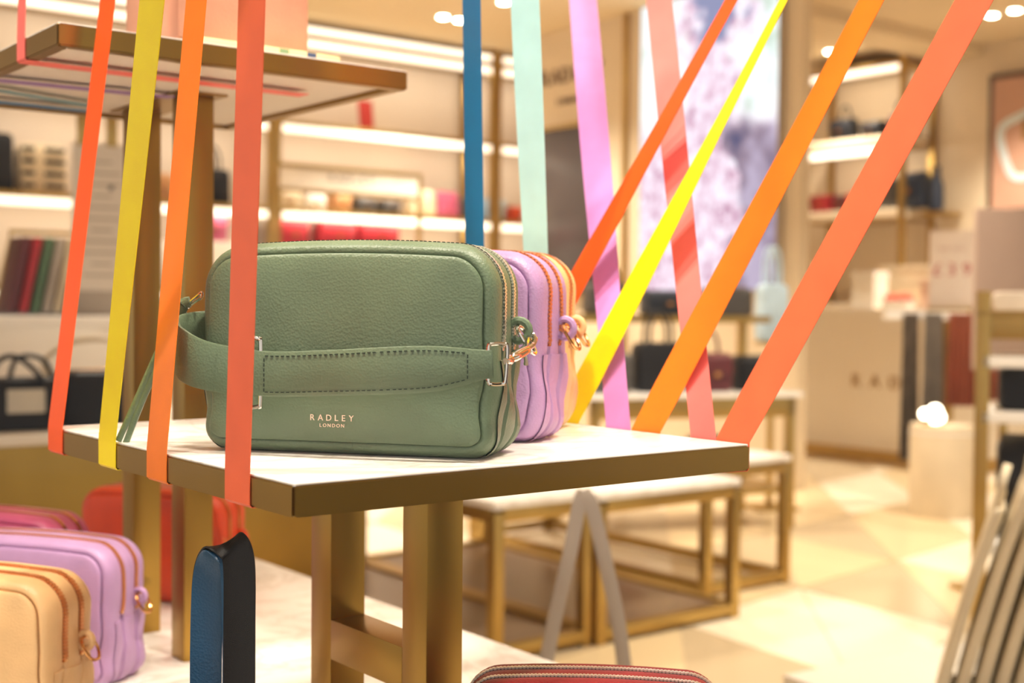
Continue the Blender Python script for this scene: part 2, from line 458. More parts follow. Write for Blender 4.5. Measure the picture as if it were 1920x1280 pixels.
# striped bag
sb = thing('striped_bag', 'cream bag with black stripes on the lit shelf', 'handbag', w1(tt(95), z1), TH)
bd = obj('body', soft_box(.24, .14, .26, .04), CRL, sb)
for k in range(4): obj('stripe', box(.0, .105, -.074, -.066, .03+k*.062, .052+k*.062, .003), BLACKL, sb)
for k in range(4): obj('stripe', box(-.112, -.05, -.074, -.066, .03+k*.062, .052+k*.062, .003), BLACKL, sb)
handbag('black tote bag on the lit shelf beside the gold stand post', .20, .14, .20, BLACKL, w1(tt(415), z1), TH, 'tote')
handbag('beige purse on the lit shelf between the gold stand posts', .16, .12, .15, TANL, w1(tt(312), z1), TH, 'flap')
handbag('pink purse on the lower shelf beside the gold stand post', .20, .14, .158, PKL, w1(tt(410), z0+.259), TH, 'flap')
obj('riser', box(-.2, .2, -.12, .12, 0, .26, .004), WARMWHITE, None, w1(tt(395), z0), (0, 0, TH))
tag(bpy.data.objects['riser'], 'white block on the lower shelf under the pink purse', 'riser')
for k, (px, m, wd, hh, lab) in enumerate([(560, CRL, .14, .10, 'cream purse on the lit shelf at the left post of the framed sign'), (607, WARMWHITE, .13, .09, 'white purse on the lit shelf beside the cream purse'),
        (658, TANL, .11, .10, 'tan purse on the lit shelf under the middle of the framed sign'), (703, GRYL, .13, .09, 'dark grey purse on the lit shelf beside the tan purse'), (750, GRYL, .12, .085, 'grey purse on the lit shelf near the right post of the framed sign'),
        (812, CRL, .18, .17, 'cream domed bag on the lit shelf right of the framed sign'), (858, PKL, .16, .17, 'pink bag on the lit shelf beside the cream domed bag'),
        (908, GRYL, .12, .15, 'grey bag on the lit shelf beside the gold post'), (948, LTB, .14, .14, 'pale blue bag on the narrow lit shelf bay'), (985, ORL, .08, .10, 'orange purse at the end of the narrow lit shelf bay')]):
    handbag(lab, wd, .12, hh, m, w1(tt(px), z1), TH, 'barrel' if k in (5, 6, 7) else 'flap')
# red bags under that shelf, on white risers
for px, wd, lab in ((566, .20, 'small red flap bag on a white block below the lit shelf'), (650, .24, 'red flap bag on a white block in the middle below the lit shelf'), (728, .28, 'wide red flap bag on a white block right of the middle one')):
    r_ = obj('riser', box(-wd/2-.01, wd/2+.01, -.12, .12, 0, .24, .004), WARMWHITE, None, w1(tt(px), z0), (0, 0, TH))
    tag(r_, 'white block under the '+lab.split(' on a')[0]+(' near the left post of the framed sign' if px == 566 else ' in the middle' if px == 650 else ' at the right'), 'riser')
    handbag(lab, wd, .13, .165, REDL, w1(tt(px), z0+.24), TH, 'flap')
rc = thing('shelf_card', 'red card leaning on the upper lit shelf', 'sign', w1(tt(712), z2), TH)
obj('card', box(-.05, .05, -.004, .004, 0, .20), mat('red card', '#b8291f', .5), rc, rot=(-.15, 0, 0))
obj('foot', box(-.03, .03, .0, .06, 0, .008), mat('red card', '#b8291f', .5), rc)
# framed RADLEY sign in front of the shelving
fs = thing('framed_sign', 'white RADLEY sign board in a slim gold stand before the shelves', 'sign', at(657, 500, 7.25)*1.0, TH)
fs.location.z = 0
HW = .46
for s in (-1, 1): obj('post', box(s*HW-.012, s*HW+.012, -.012, .012, 0, 1.66, .002), BRASS_B, fs)
obj('rail', box(-HW, HW, -.012, .012, 1.635, 1.66, .002), BRASS_B, fs)
obj('rail', box(-HW, HW, -.012, .012, 1.505, 1.525, .002), BRASS_B, fs)
obj('foot', box(-HW-.03, HW+.03, -.12, .12, 0, .02, .004), BRASS_B, fs)
brd = obj('board', box(-HW+.012, HW-.012, -.006, .006, 1.525, 1.636), mat('sign board', '#e6dccd', .5), fs)
word('RADLEY', .062, mat('grey lettering', '#6a6054', .6), brd, (0, -.008, 1.595), (PI/2, 0, 0), 1.25)
# right shelves
def t3(px):
    r = (px-960)/FPX; return (r*P3.y-P3.x)/(-E2.x+r*E2.y)
za, zb = 2.003, 1.538
for px, z, wd, hh, m, st, lab in ((1550, za, .16, .15, BLACKL, 'satchel', 'black satchel on the upper right shelf by the orange ribbon'), (1607, za, .15, .11, BLACKL, 'flap', 'black flap bag on the upper right shelf beside the red tote'), (1660, za, .17, .14, BURG, 'tote', 'dark red tote with round handles on the upper right shelf'),
        (1515, zb, .17, .12, REDL, 'flap', 'red flap bag on the right shelf behind the counter'), (1553, zb, .10, .11, BURG, 'flap', 'small burgundy purse between red and orange bags'), (1580, zb, .12, .12, ORL, 'flap', 'orange flap bag on the right shelf'), (1635, zb, .17, .19, GRYL, 'flap', 'grey bag on the right shelf behind the red ribbon'), (1683, zb, .16, .22, NAVL, 'flap', 'tall navy bag on the right shelf by the gold post')):
    handbag(lab, wd, .12, hh, m, w3(t3(px), z), RZ3, st)
vs_ = thing('vase', 'dark slim vase on a bracket beside the right shelf', 'vase', w3(t3(1722), 1.51), 0)
obj('body', lathe(bmesh.new(), [(.04, 0), (.05, .05), (.045, .16), (.022, .24), (.026, .28)], 20), NAVL, vs_)
obj('bracket', box(-.07, .07, -.06, .18, -.03, 0, .003), BRASS_B, vs_, rot=(0, 0, RZ3))
# framed picture on right wall
pf = thing('wall_picture', 'dark framed pink picture with a pale handbag outline', 'picture', w3(t3(1936), 1.48, .345), RZ3)
obj('frame', box(-.50, .50, -.035, .01, 0, .86, .006), mat('dark wood frame', '#4a3524', .4), pf)
pc_ = obj('canvas', box(-.465, .465, -.04, -.03, .035, .825), mat('dusty pink print', '#b98f78', .6, var=.04), pf)
bm = bmesh.new()
tube(bm, catmull([(-.05, 0, .54), (-.22, 0, .47), (-.34, 0, .42), (-.36, 0, .34), (-.32, 0, .20), (-.27, 0, .11), (-.18, 0, .10), (-.10, 0, .15), (.0, 0, .13), (.12, 0, .13)], 6), .026, 6)
for v in bm.verts: v.co.y *= .12
obj('bag_outline', bm, mat('pale blue print', '#c9d8dc', .6), pf, loc=(-.05, -.042, .12))
obj('tag_print', box(-.27, -.15, -.0435, -.041, .44, .62), mat('tan print', '#8f6a35', .6), pf)

# downlights
def downlight(label, P, energy, group=None, size=.030, place=None):
    """place: where the fixture hangs when it is outside the picture (goes into its lamp's name)"""
    t = thing('downlight', label, 'light', P, 0, group)
    obj('ring', lathe(bmesh.new(), [(size+.008, -.006), (size+.009, .0), (size, .0), (size, -.006)], 24), WHITE, t)
    obj('lens', lathe(bmesh.new(), [(size*.98, -.009), (size*.98, -.0065)], 24), FROST if place else LAMPGLOW, t)
    ld = bpy.data.lights.new('downlight', 'SPOT'); ld.energy = energy; ld.color = WARM; ld.spot_size = 1.9; ld.spot_blend = .7; ld.shadow_soft_size = .05
    lo = bpy.data.objects.new('ceiling_downlight_%s_offscreen' % place if place else 'downlight_lamp', ld); C.objects.link(lo); lo.parent = t; lo.location = (0, 0, -.02)
    return t
FROST = mat('frosted lens', '#f0e8da', .6)
DL = 'recessed ceiling downlights'
for px, py, lab in ((831, 30, 'bright ceiling downlight of the close pair before the wall shelves'), (862, 36, 'ceiling downlight beside its brighter twin before the wall shelves'), (945, 2, 'ceiling downlight behind the teal ribbon'), (1556, 95, 'ceiling downlight before the right shelf bay'), (1860, 27, 'ceiling downlight near the red ribbon top'), (1903, 18, 'bright ceiling downlight right of the red ribbon')):
    downlight(lab, atz(px, py, CZ), 80)
for x, y, pl_ in ((-.9, 4.2, 'centre_left'), (.9, 3.8, 'centre_right'), (2.2, 5.0, 'right'), (-2.2, 5.2, 'left'), (.2, 5.4, 'back'), (1.35, 2.5, 'front')):  # all unseen; the last, at the front, is added to brighten the canvas bags
    downlight('unseen recessed downlight in the shop ceiling out over the floor', (x, y, CZ), 115, DL, .055, pl_)
# track heads above the window display
def track_head(label, P, target, energy, place, ang=.9, size=.06):
    t = thing('track_spotlight', label, 'light', P, 0, 'track spotlights above the window display')
    d = (Vector(target)-Vector(P)).normalized(); q = d.to_track_quat('-Z', 'Y')
    obj('stem', tube(bmesh.new(), [(0, 0, 0), (0, 0, CZ-P[2])], .008, 10), WHITE, t)
    hd_ = obj('head', lathe(bmesh.new(), [(.03, .05), (.045, .03), (.045, -.05), (.038, -.05), (.036, -.03)], 24), WHITE, t, rot=q.to_euler())
    obj('lens', lathe(bmesh.new(), [(.036, -.032), (.036, -.030)], 24), FROST, hd_)
    ld = bpy.data.lights.new('track_spot', 'SPOT'); ld.energy = energy; ld.color = (1.0, .88, .72); ld.spot_size = ang; ld.spot_blend = .8; ld.shadow_soft_size = size
    lo = bpy.data.objects.new('window_spotlight_%s_offscreen' % place, ld); C.objects.link(lo); lo.parent = t; lo.location = d*.06; lo.rotation_euler = q.to_euler()
    return t
TL = 'white track spotlight aimed at the window display'
ZK = CZ-.09                                          # heads sit right under the ceiling
for P, T_, e_, pl_ in (((-.32, .48, ZK), (-.15, .85, .85), 58, 'near_left'), ((.40, .46, ZK), (.0, .9, .85), 61, 'near_right'), ((.66, 1.10, ZK), (.05, 1.0, .85), 35, 'right'), ((-1.0, .60, ZK), (-.28, .9, 1.05), 42, 'left'), ((.05, 1.75, ZK), (.0, 1.0, .85), 30, 'back')):
    track_head(TL, P, T_, e_, pl_)

# ================================================================== LOW TABLES
def frame_table(label, c0, w_, l_, h_, base=None, group=None, s=.032):
    """c0 = near left foot; w_ along E1, l_ along E2"""
    t = thing('display_table', label, 'table', c0, TH, group)
    for x in (0, w_-s):
        for y in (0, l_-s): obj('leg', box(x, x+s, y, y+s, .0, h_-.03, .002), BRASS_B, t)
    for x in (0, w_-s):
        obj('bottom_rail', box(x, x+s, s, l_-s, .012, .012+s, .002), BRASS_B, t); obj('top_rail', box(x, x+s, s, l_-s, h_-.055, h_-.018, .002), BRASS_B, t)
    for y in (0, l_-s):
        obj('bottom_rail', box(s, w_-s, y, y+s, .012, .012+s, .002), BRASS_B, t); obj('top_rail', box(s, w_-s, y, y+s, h_-.055, h_-.018, .002), BRASS_B, t)
    obj('top_panel', box(.0, w_, .0, l_, h_-.02, h_, .002), MARBLE, t)
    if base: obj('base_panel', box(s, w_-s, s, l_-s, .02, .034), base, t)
    return t
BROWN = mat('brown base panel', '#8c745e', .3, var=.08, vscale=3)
pA = atz(925, 1248, 0); pB = atz(1118, 1212, 0); pBr = atz(1390, 1158, 0)
wA = (pB-pA).length; wB = (pBr-pB).length
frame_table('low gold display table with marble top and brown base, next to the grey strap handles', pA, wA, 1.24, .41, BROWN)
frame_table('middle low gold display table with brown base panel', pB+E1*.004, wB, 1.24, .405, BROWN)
p4 = atz(1325, 1146, 0); p1_ = atz(1486, 1113, 0)
frame_table('pale topped low gold table with open base beside the bare floor', p4+E2*.12+E1*.12, .40, 1.24, .42)

# two-tier display table before the pillar
t4 = thing('tiered_table', 'two-tier gold display table crowded with dark bags before the bright screen', 'table', at(1110, 740, 5.0), TH-.35)
z4 = t4.location.z; t4.location.z = 0
z5 = at(1300, 592, 5.2).z
for x in (0, .86):
    for y in (0, .42): obj('leg', box(x, x+.035, y, y+.035, 0, z5 if y else z4, .002), BRASS_B, t4)
obj('top_panel', box(-.02, .92, -.02, .47, z4-.02, z4, .003), MARBLE, t4)
obj('apron', box(0, .895, .0, .03, z4-.10, z4-.02, .002), BRASS_B, t4)
obj('upper_shelf', box(.0, .90, .22, .48, z5-.03, z5, .003), BRASS_B, t4)
obj('lower_shelf', box(.0, .90, .02, .45, .14, .16, .003), BRASS_B, t4)
R4 = TH-.35
D4 = Vector((math.cos(R4), math.sin(R4), 0)); N4 = Vector((-math.sin(R4), math.cos(R4), 0)); B4 = Vector((t4.location.x, t4.location.y, 0))
for x, wd, hh, m, st, lab in ((.12, .16, .15, GRYL, 'satchel', 'dark grey satchel on the lower tier by the violet ribbon'), (.33, .20, .20, BLACKL, 'tote', 'black tote with looped handles on the lower tier'), (.56, .16, .15, BURG, 'satchel', 'burgundy satchel on the lower tier behind the coral ribbon'), (.76, .16, .14, BLACKL, 'flap', 'black flap bag on the lower tier by the gold leg')):
    handbag(lab, wd, .12, hh, m, B4+D4*x+N4*.12+UP*z4, R4, st)
for x, wd, hh, m, st, lab in ((.20, .18, .13, GRYL, 'tote', 'grey tote on the upper tier before the bright screen'), (.46, .18, .10, NAVL, 'flap', 'navy flap bag on the upper tier'), (.76, .20, .12, GRYL, 'barrel', 'grey quilted bag on the upper tier beside the blue pouch')):
    handbag(lab, wd, .12, hh, m, B4+D4*x+N4*.36+UP*z5, R4, st)
for x, wd, m, lab in ((.2, .2, PKL, 'pink bag on the bottom shelf of the tiered table'), (.62, .22, BLACKL, 'black bag on the bottom shelf of the tiered table')):
    handbag(lab, wd, .14, .20, m, B4+D4*x+N4*.2+UP*.16, R4, 'flap')
# framed mirror-like light boxes below the screen -> pale blue pouch
handbag('pale blue crinkled pouch hanging at the end of the tiered table', .13, .09, .26, LTB, at(1446, 640, 5.8), R4, 'tote', name='pouch')
pole = thing('bag_stand', 'slim gold stand holding up the pale blue pouch', 'stand', at(1446, 640, 5.8), R4)
pole.location.z = 0
zz = at(1446, 640, 5.8).z
obj('pole', box(-.012, .012, -.012, .012, 0, zz-.01, .002), BRASS_B, pole); obj('plate', box(-.06, .06, -.05, .05, zz-.012, zz, .002), BRASS_B, pole); obj('foot', box(-.1, .1, -.1, .1, 0, .012, .003), BRASS_B, pole)

# ================================================================== COUNTER AND RIGHT SIDE
c0 = atz(1467, 846, 0); c1 = atz(1640, 868, 0)
ctr = thing('counter', 'white cash counter with gold base and RADLEY lettering', 'counter', c0, RZ3)
LC = 1.35
obj('body', box(0, LC, .0, .48, .075, .87, .004), WHITE, ctr)
obj('base', box(.01, LC-.01, .012, .47, 0, .076), BRASS_B, ctr)
obj('worktop', box(-.01, LC+.01, -.01, .49, .87, .90, .004), WHITE, ctr)
BRL = mat('gold lettering', '#b08d50', .35, .8)
for i, ch in enumerate('RADLEY'): text(ch, .105, BRL, ctr, (.55+i*.135, -.004, .47), (PI/2, 0, 0), name='letter', ext=.004)
CT = lambda a, b: c0-E2*a+E1*b+UP*.90
for a, b, w_, h_, m, lab in ((.52, .16, .16, .22, WHITE, 'white box on the counter'), (.66, .40, .40, .26, CRL, 'wide cream box at the back of the counter'), (.36, .35, .12, .10, GRYL, 'grey card reader box on the counter'), (.99, .22, .22, .17, mat('blush box', '#d9b7a0', .6), 'blush box at the end of the counter')):
    b_ = thing('box', lab, 'box', CT(a, b), RZ3)
    obj('carton', box(-w_/2, w_/2, -.07, .07, 0, h_*.8, .004), m, b_); obj('lid', box(-w_/2-.004, w_/2+.004, -.074, .074, h_*.78, h_, .004), m, b_)
fl = thing('flower_box', 'small box of coral flowers on the counter', 'flowers', CT(.76, .12), RZ3)
obj('tray', box(-.09, .09, -.05, .05, 0, .05, .004), WHITE, fl)
for k in range(7):
    bm = bmesh.new(); bmesh.ops.create_icosphere(bm, subdivisions=1, radius=.028)
    for v in bm.verts: v.co *= random.uniform(.8, 1.15)
    obj('bloom', bm, mat('coral petals', '#d8553c', .7), fl, loc=(-.075+k*.025, random.uniform(-.03, .03), .065))
# cluttered table and price sign
tb = thing('side_table', 'gold side table with papers beside the counter', 'table', at(1778, 590, 6.2), -.30)
TX = Vector((math.cos(.30), -math.sin(.30), 0)); TY = Vector((math.sin(.30), math.cos(.30), 0))
zt5 = tb.location.z; tb.location.z = 0
obj('pedestal', box(-.03, .03, -.02, .04, 0, zt5-.02, .003), BRASS_B, tb); obj('foot', box(-.14, .14, -.12, .14, 0, .015, .003), BRASS_B, tb)
obj('top_panel', box(-.30, .30, -.22, .25, zt5-.025, zt5, .003), MARBLE, tb)
for k, (a, b, c, r_) in enumerate(((-.197, -.08, '#efe9df', .06), (0, -.08, '#e5ddd0', -.05), (.197, -.07, '#d9d2c8', .04))):
    pp = obj('paper_stack', box(-.09, .09, -.06, .06, 0, .018, .001), mat('paper %d' % k, c, .7), None, tb.location+TX*a+TY*b+UP*zt5, (0, 0, r_-.30))
    tag(pp, ('bright white', 'ivory', 'greyish')[k]+' stack of papers on the gold side table', 'papers')
tag(obj('tray', box(-.088, .088, -.07, .07, .0, .02, .008), GRYL, None, tb.location-TX*.20+TY*.12+UP*zt5, (0, 0, -.30)), 'dark shallow tray on the gold side table', 'tray')
sg = thing('price_sign', 'upright white price sign with red £39 on the side table', 'sign', at(1784, 545, 6.3), -.30)
sh = sg.location.z; sg.location.z = zt5
PAPER = mat('sign paper', '#d9c8b8', .6, var=.02); REDP = mat('red print', '#b03a3a', .6)
hs = at(1784, 432, 6.3).z-zt5
bo = obj('board', box(-.105, .105, -.006, .006, .03, hs, .002), PAPER, sg)
obj('base', box(-.11, .11, -.04, .05, 0, .035, .004), BRASS_B, sg)
word('£39', .085, REDP, bo, (0, -.008, hs*.53), (PI/2, 0, 0), 1.15)
word('NOW FROM', .02, mat('rose print', '#b08078', .6), bo, (0, -.008, hs*.78), (PI/2, 0, 0), 1.1)
# right gold fixture with black bags
gx = at(1838, 900, 3.3); gx.z = 0
FXR = -.35
fx = thing('bag_fixture', 'tall gold shelving fixture packed with black bags', 'shelf', gx, FXR)
ztop = at(1838, 545, 3.3).z
for x in (-.018, .50):
    for y in (0, .3): obj('post', box(x, x+.036, y, y+.036, 0, ztop, .002), BRASS_B, fx)
zg0, zg1 = at(1880, 636, 3.3).z, at(1880, 592, 3.3).z
obj('fascia', box(.018, .52, .002, .02, zg0, zg1, .002), BRASS_B, fx)
obj('top_shelf', box(-.018, .535, 0, .335, zg1, zg1+.012, .002), BRASS_B, fx)
zs1, zs2 = at(1880, 668, 3.3).z, at(1880, 772, 3.3).z
for z in (zs1, zs2): obj('shelf_board', box(.0, .535, .0, .33, z-.028, z, .002), WARMWHITE, fx)
zs3 = .30
obj('shelf_board', box(.0, .535, .0, .33, zs3-.028, zs3, .002), WARMWHITE, fx)
def fxp(x, y, z): return gx+Vector((math.cos(FXR)*x-math.sin(FXR)*y, math.sin(FXR)*x+math.cos(FXR)*y, z))
handbag('black bag on the middle shelf of the gold fixture', .22, .2, .11, BLACKL, fxp(.15, .16, zs2), FXR, 'barrel')
handbag('navy bag on the middle shelf of the gold fixture', .20, .2, .105, NAVL, fxp(.38, .16, zs2), FXR, 'barrel')
handbag('large black bag on the bottom shelf of the gold fixture', .24, .22, .26, BLACKL, fxp(.16, .17, zs3), FXR, 'flap')
handbag('large navy bag on the bottom shelf of the gold fixture', .22, .22, .26, NAVL, fxp(.40, .17, zs3), FXR, 'flap')
tg = thing('bag_strap', 'black bag strap slanting down from the gold fixture to the cream bags', 'strap', fxp(.20, -.06, 0), FXR)
bm = bmesh.new(); band(bm, catmull([(.10, .05, zs2+.02), (.07, .0, zs2-.08), (.0, -.04, zs2-.2), (-.06, -.05, zs2-.36)], 5), .035, (1, .2, 0), .006); obj('strap', bm, BLACKL, tg)
# cloths hanging in the fixture top
for k, (x, c) in enumerate(((.065, '#c9b9a5'), (.23, '#b5a796'), (.395, '#c4b49f'))):
    q = obj('folded_scarf', soft_box(.145, .22, .05+.02*k, .015, .9), mat('scarf %d' % k, c, .85, var=.1, vscale=14, bump=.3, bscale=60), None, fxp(x+.03, .16, zg1+.012), (0, 0, FXR+.04*(k-1)))
    tag(q, ('thin taupe', 'greyish', 'plump beige')[k]+' folded scarf on top of the gold fixture', 'scarf')
bd_ = thing('info_board', 'tall pinkish beige information board behind the gold fixture', 'sign', at(1885, 575, 4.1), .2)
zb0 = bd_.location.z; bd_.location.z = 0
obj('panel', box(-.11, .14, -.01, .01, zb0-.2, at(1885, 392, 4.1).z, .003), mat('board beige', '#b79d8c', .6, var=.04), bd_)
obj('pole', box(-.012, .012, -.008, .008, 0, zb0-.19, .002), BRASS_B, bd_); obj('foot', box(-.12, .12, -.1, .1, 0, .015, .003), BRASS_B, bd_)
# scarves hanging over the table edge
zr = zt5+.004
def scarf(label, x, w_, z0_, z1_, m, g=None):
    t = thing('hanging_scarf', label, 'scarf', tb.location+TX*x-TY*.235, -.30, g)
    bm = bmesh.new(); n = 22; rows = 10; rings = []
    for r_ in range(rows+1):
        f = r_/rows; z = z1_+(z0_-z1_)*f
        rings.append([bm.verts.new(((k/n-.5)*w_*(1+.25*f), -.004+(.005+.014*f)*math.sin(k*1.7+x*40), z)) for k in range(n+1)])
    for A, B in zip(rings, rings[1:]):
        for k in range(n): bm.faces.new((A[k], A[k+1], B[k+1], B[k]))
    bmesh.ops.solidify(bm, geom=bm.faces[:], thickness=.006)
    obj('cloth', bm, m, t)
    bm = bmesh.new(); band(bm, [(-w_/2, .03, z1_), (w_/2, .03, z1_)], .03, (0, 1, 0), .008); obj('fold', bm, m, t)
    return t
zlo = at(1750, 800, 6.0).z
scarf('terracotta scarf hanging over the side table edge above the drum', .06, .12, zlo+.10, zr, mat('terracotta cloth', '#b5694a', .85, var=.15))
scarf('dusty orange scarf hanging over the far end of the side table', .22, .09, zlo+.13, zr, mat('dusty orange cloth', '#c07a58', .85, var=.15))
scarf('grey scarf hanging over the side table edge beside the counter', -.07, .08, zlo-.10, zr, mat('grey cloth', '#a39a90', .85, var=.15))
scarf('patterned taupe scarf hanging at the near end of the side table by the counter', -.17, .07, zlo-.16, zr, mat('taupe cloth', '#8d7f70', .85, var=.4, vscale=30))
# white drum with lit lamp
dp = atz(1763, 965, 0)
dr = thing('drum_plinth', 'white round drum plinth on the shop floor', 'plinth', dp, 0)
RD = 58/FPX*dp.y; zd = at(1763, 795, dp.y).z
obj('drum', lathe(bmesh.new(), [(RD*.97, 0), (RD, .01), (RD, zd-.012), (RD*.97, zd)], 40), mat('drum white', '#e0cfb2', .6), dr)
obj('rim', lathe(bmesh.new(), [(RD*1.01, zd-.04), (RD*1.01, zd-.03)], 40), WARMWHITE, dr)
lp = thing('table_lamp', 'glowing globe lamp cluster on the white drum plinth', 'lamp', dp+Vector((-.05, -.04, zd)), 0)
obj('base', lathe(bmesh.new(), [(.05, 0), (.05, .008), (.012, .014), (.012, .03)], 24), BRASS_B, lp)
for x, z, r_ in ((-.045, .035, .022), (.0, .045, .03), (.02, .02, .022), (.0, .0, .02)):
    bm = bmesh.new(); bmesh.ops.create_icosphere(bm, subdivisions=2, radius=r_); obj('globe', bm, GLOBE, lp, loc=(x, -.02, z+.015))
# cream flat bags standing in a row, front right
cb = atz(1850, 1330, .20)
CLOTH = mat('cream canvas', '#e6d8ba', .85, var=.08, vscale=10, bump=.2, bscale=300)
st_ = thing('low_bench', 'low cream bench carrying the row of canvas bags', 'bench', (cb.x, cb.y, 0), .55)
obj('top', box(-.16, .34, -.10, .34, .17, .20, .004), WHITE, st_)
for x in (-.14, .30):
    for y in (-.08, .30): obj('leg', box(x-.015, x+.015, y-.015, y+.015, 0, .17, .002), BRASS_B, st_)
for k in range(7):
    bp_ = atz(1806+k*37, 1330, .20); yaw = 1.19
    o = thing('canvas_bag', 'flat cream canvas bag leaning in the row on the bench', 'bag', (bp_.x, bp_.y+.12, .20), yaw, 'canvas bags leaning in a row')
    hgt = .36+.02*((k*5) % 3)
    bm = soft_box(.26, .024, hgt, .012, .75)
    for v in bm.verts:
        v.co.y += -.10*(v.co.z/.38)*.85-.02*(v.co.z/.38)**2+.002*math.sin(v.co.x*30+k)*(v.co.z/hgt); v.co.z += .008*math.sin(v.co.x*25+k*2)*(v.co.z/hgt)
    obj('body', bm, CLOTH, o)
    zf = -.085*(hgt/.38)-.02*(hgt/.38)**2+.004
    bm = bmesh.new(); band(bm, catmull([(-.06, zf+.004, hgt*.93), (-.055, zf-.008, hgt+.04), (0, zf-.014, hgt+.06), (.055, zf-.008, hgt+.04), (.06, zf+.004, hgt*.93)], 5), .007, (0, 1, .2), .004); obj('handle', bm, CLOTH, o)

# ================================================================== WINDOW DISPLAY: plinth, stands
ZT, ZP = .805, .55
NB = Vector((-.11456, .67796, 0)); TA, TBL, TT = .357, .386, .0182
def tp(a, b, z): return NB+E1*a+E2*b+UP*z
pl = thing('display_plinth', 'large low window plinth with white marble top and brass sides', 'plinth', tp(0, 0, 0), TH)
obj('body', box(-.15, .480, -.15, 1.34, 0, ZP-.03, .004), BRASS, pl)
obj('rim', box(-.16, .490, -.16, 1.35, ZP-.03, ZP-.002, .003), BRASS, pl)
obj('top_panel', box(-.156, .486, -.156, 1.346, ZP-.006, ZP, .001), MARBLE, pl)
def riser_stand(name, label, corner, a, b, z_top, t, post, z_bar, z_foot):
    """slab tray on a two-post stand. corner = near corner of slab, post = near corner of the front post, both in E1/E2"""
    T = thing(name, label, 'display stand', Vector((corner.x, corner.y, z_foot)), TH)
    h = z_top-z_foot; rm = .012
    def mit(pts):
        bm = bmesh.new()
        lo = [bm.verts.new((x, y, h-t)) for x, y in pts]; hi = [bm.verts.new((x, y, h-.0008)) for x, y in pts]
        bm.faces.new(hi); bm.faces.new(lo[::-1])
        for i in range(4): bm.faces.new((lo[i], lo[(i+1) % 4], hi[(i+1) % 4], hi[i]))
        bmesh.ops.bevel(bm, geom=bm.edges[:], offset=.0012, segments=2, affect='EDGES')
        return bm
    for pts in ([(0, 0), (a, 0), (a-rm, rm), (rm, rm)], [(a, 0), (a, b), (a-rm, b-rm), (a-rm, rm)], [(a, b), (0, b), (rm, b-rm), (a-rm, b-rm)], [(0, b), (0, 0), (rm, rm), (rm, b-rm)]):
        obj('rim', mit(pts), BRASS, T)
    obj('top_panel', box(.0012, a-.0012, .0012, b-.0012, h-.0016, h, .0003), MARBLE, T)
    obj('under_panel', box(rm, a-rm, rm, b-rm, h-t+.004, h-t+.006), WHITE, T)
    px_, py_ = post; s = .030; g = .128
    for k in (0, 1):
        p_ = obj('post', box(px_, px_+s, py_+k*g, py_+k*g+s, 0, h-t+.005, .0008), BRASS, T)
        for z in (.02, .055): obj('screw', lathe(bmesh.new(), [(.004, 0), (.004, .0008)], 16), BRASS, p_, (px_+s/2, py_+k*g, z), (PI/2, 0, 0))
    for zb_ in z_bar: obj('crossbar', box(px_, px_+s, py_+s, py_+g, zb_-z_foot-.03, zb_-z_foot, .0006), BRASS, T)
    obj('bracket', box(px_-.01, px_+s+.01, py_-.01, py_+g+s+.01, h-t+.002, h-t+.006), BRASS, T)
    return T
cpt = (TA/2-.015, TBL/2-.064-.015)
riser_stand('riser_stand', 'square marble and brass riser holding the green bag', tp(0, 0, ZP), TA, TBL, ZT, TT, cpt, (.662,), ZP)
U = Vector((-.3535, 1.006, 0)); UZ = 1.1166; UA, UB = .3234, .37
fp = atz(345, 1242, ZP)-U
riser_stand('riser_stand', 'taller marble and brass riser carrying the peach box', Vector((U.x, U.y, ZP)), UA, UB, UZ, TT, (fp.dot(E1), fp.dot(E2)), (), ZP)
# peach box on its cream board
def uc(px, d):                                      # distance along the upper slab seen at pixel column px, d behind its edge
    r = (px-960)/FPX; B = U+E2*d; return (r*B.y-B.x)/(E1.x-r*E1.y)
ba, bb_ = uc(372, .02), uc(636, .02)
bo = thing('cream_board', 'thin cream board under the peach box on the taller riser', 'board', U+E2*.02+E1*ba+UP*UZ, TH)
obj('slab', box(0, bb_-ba, 0, .2, 0, .009, .002), mat('cream board', '#e6cf9e', .6), bo)
for k, c in ((.55, '#7d9a6f'), (.75, '#3a4a6a')): obj('sticker', box((bb_-ba)*k, (bb_-ba)*k+.009, -.0006, .0, .001, .008), mat('sticker '+c, c, .5), bo)
xa, xb = uc(332, .04), uc(578, .04)
pb = thing('peach_box', 'peach leather box bag standing on the taller riser', 'box', U+E2*.04+E1*xa+UP*(UZ+.009), TH)
PEACH = leather('peach leather', '#cc9478', .5)
obj('body', box(0, xb-xa, 0, .12, 0, .20, .006), PEACH, pb); obj('lid', box(-.002, xb-xa+.002, -.002, .122, .15, .21, .006), PEACH, pb)

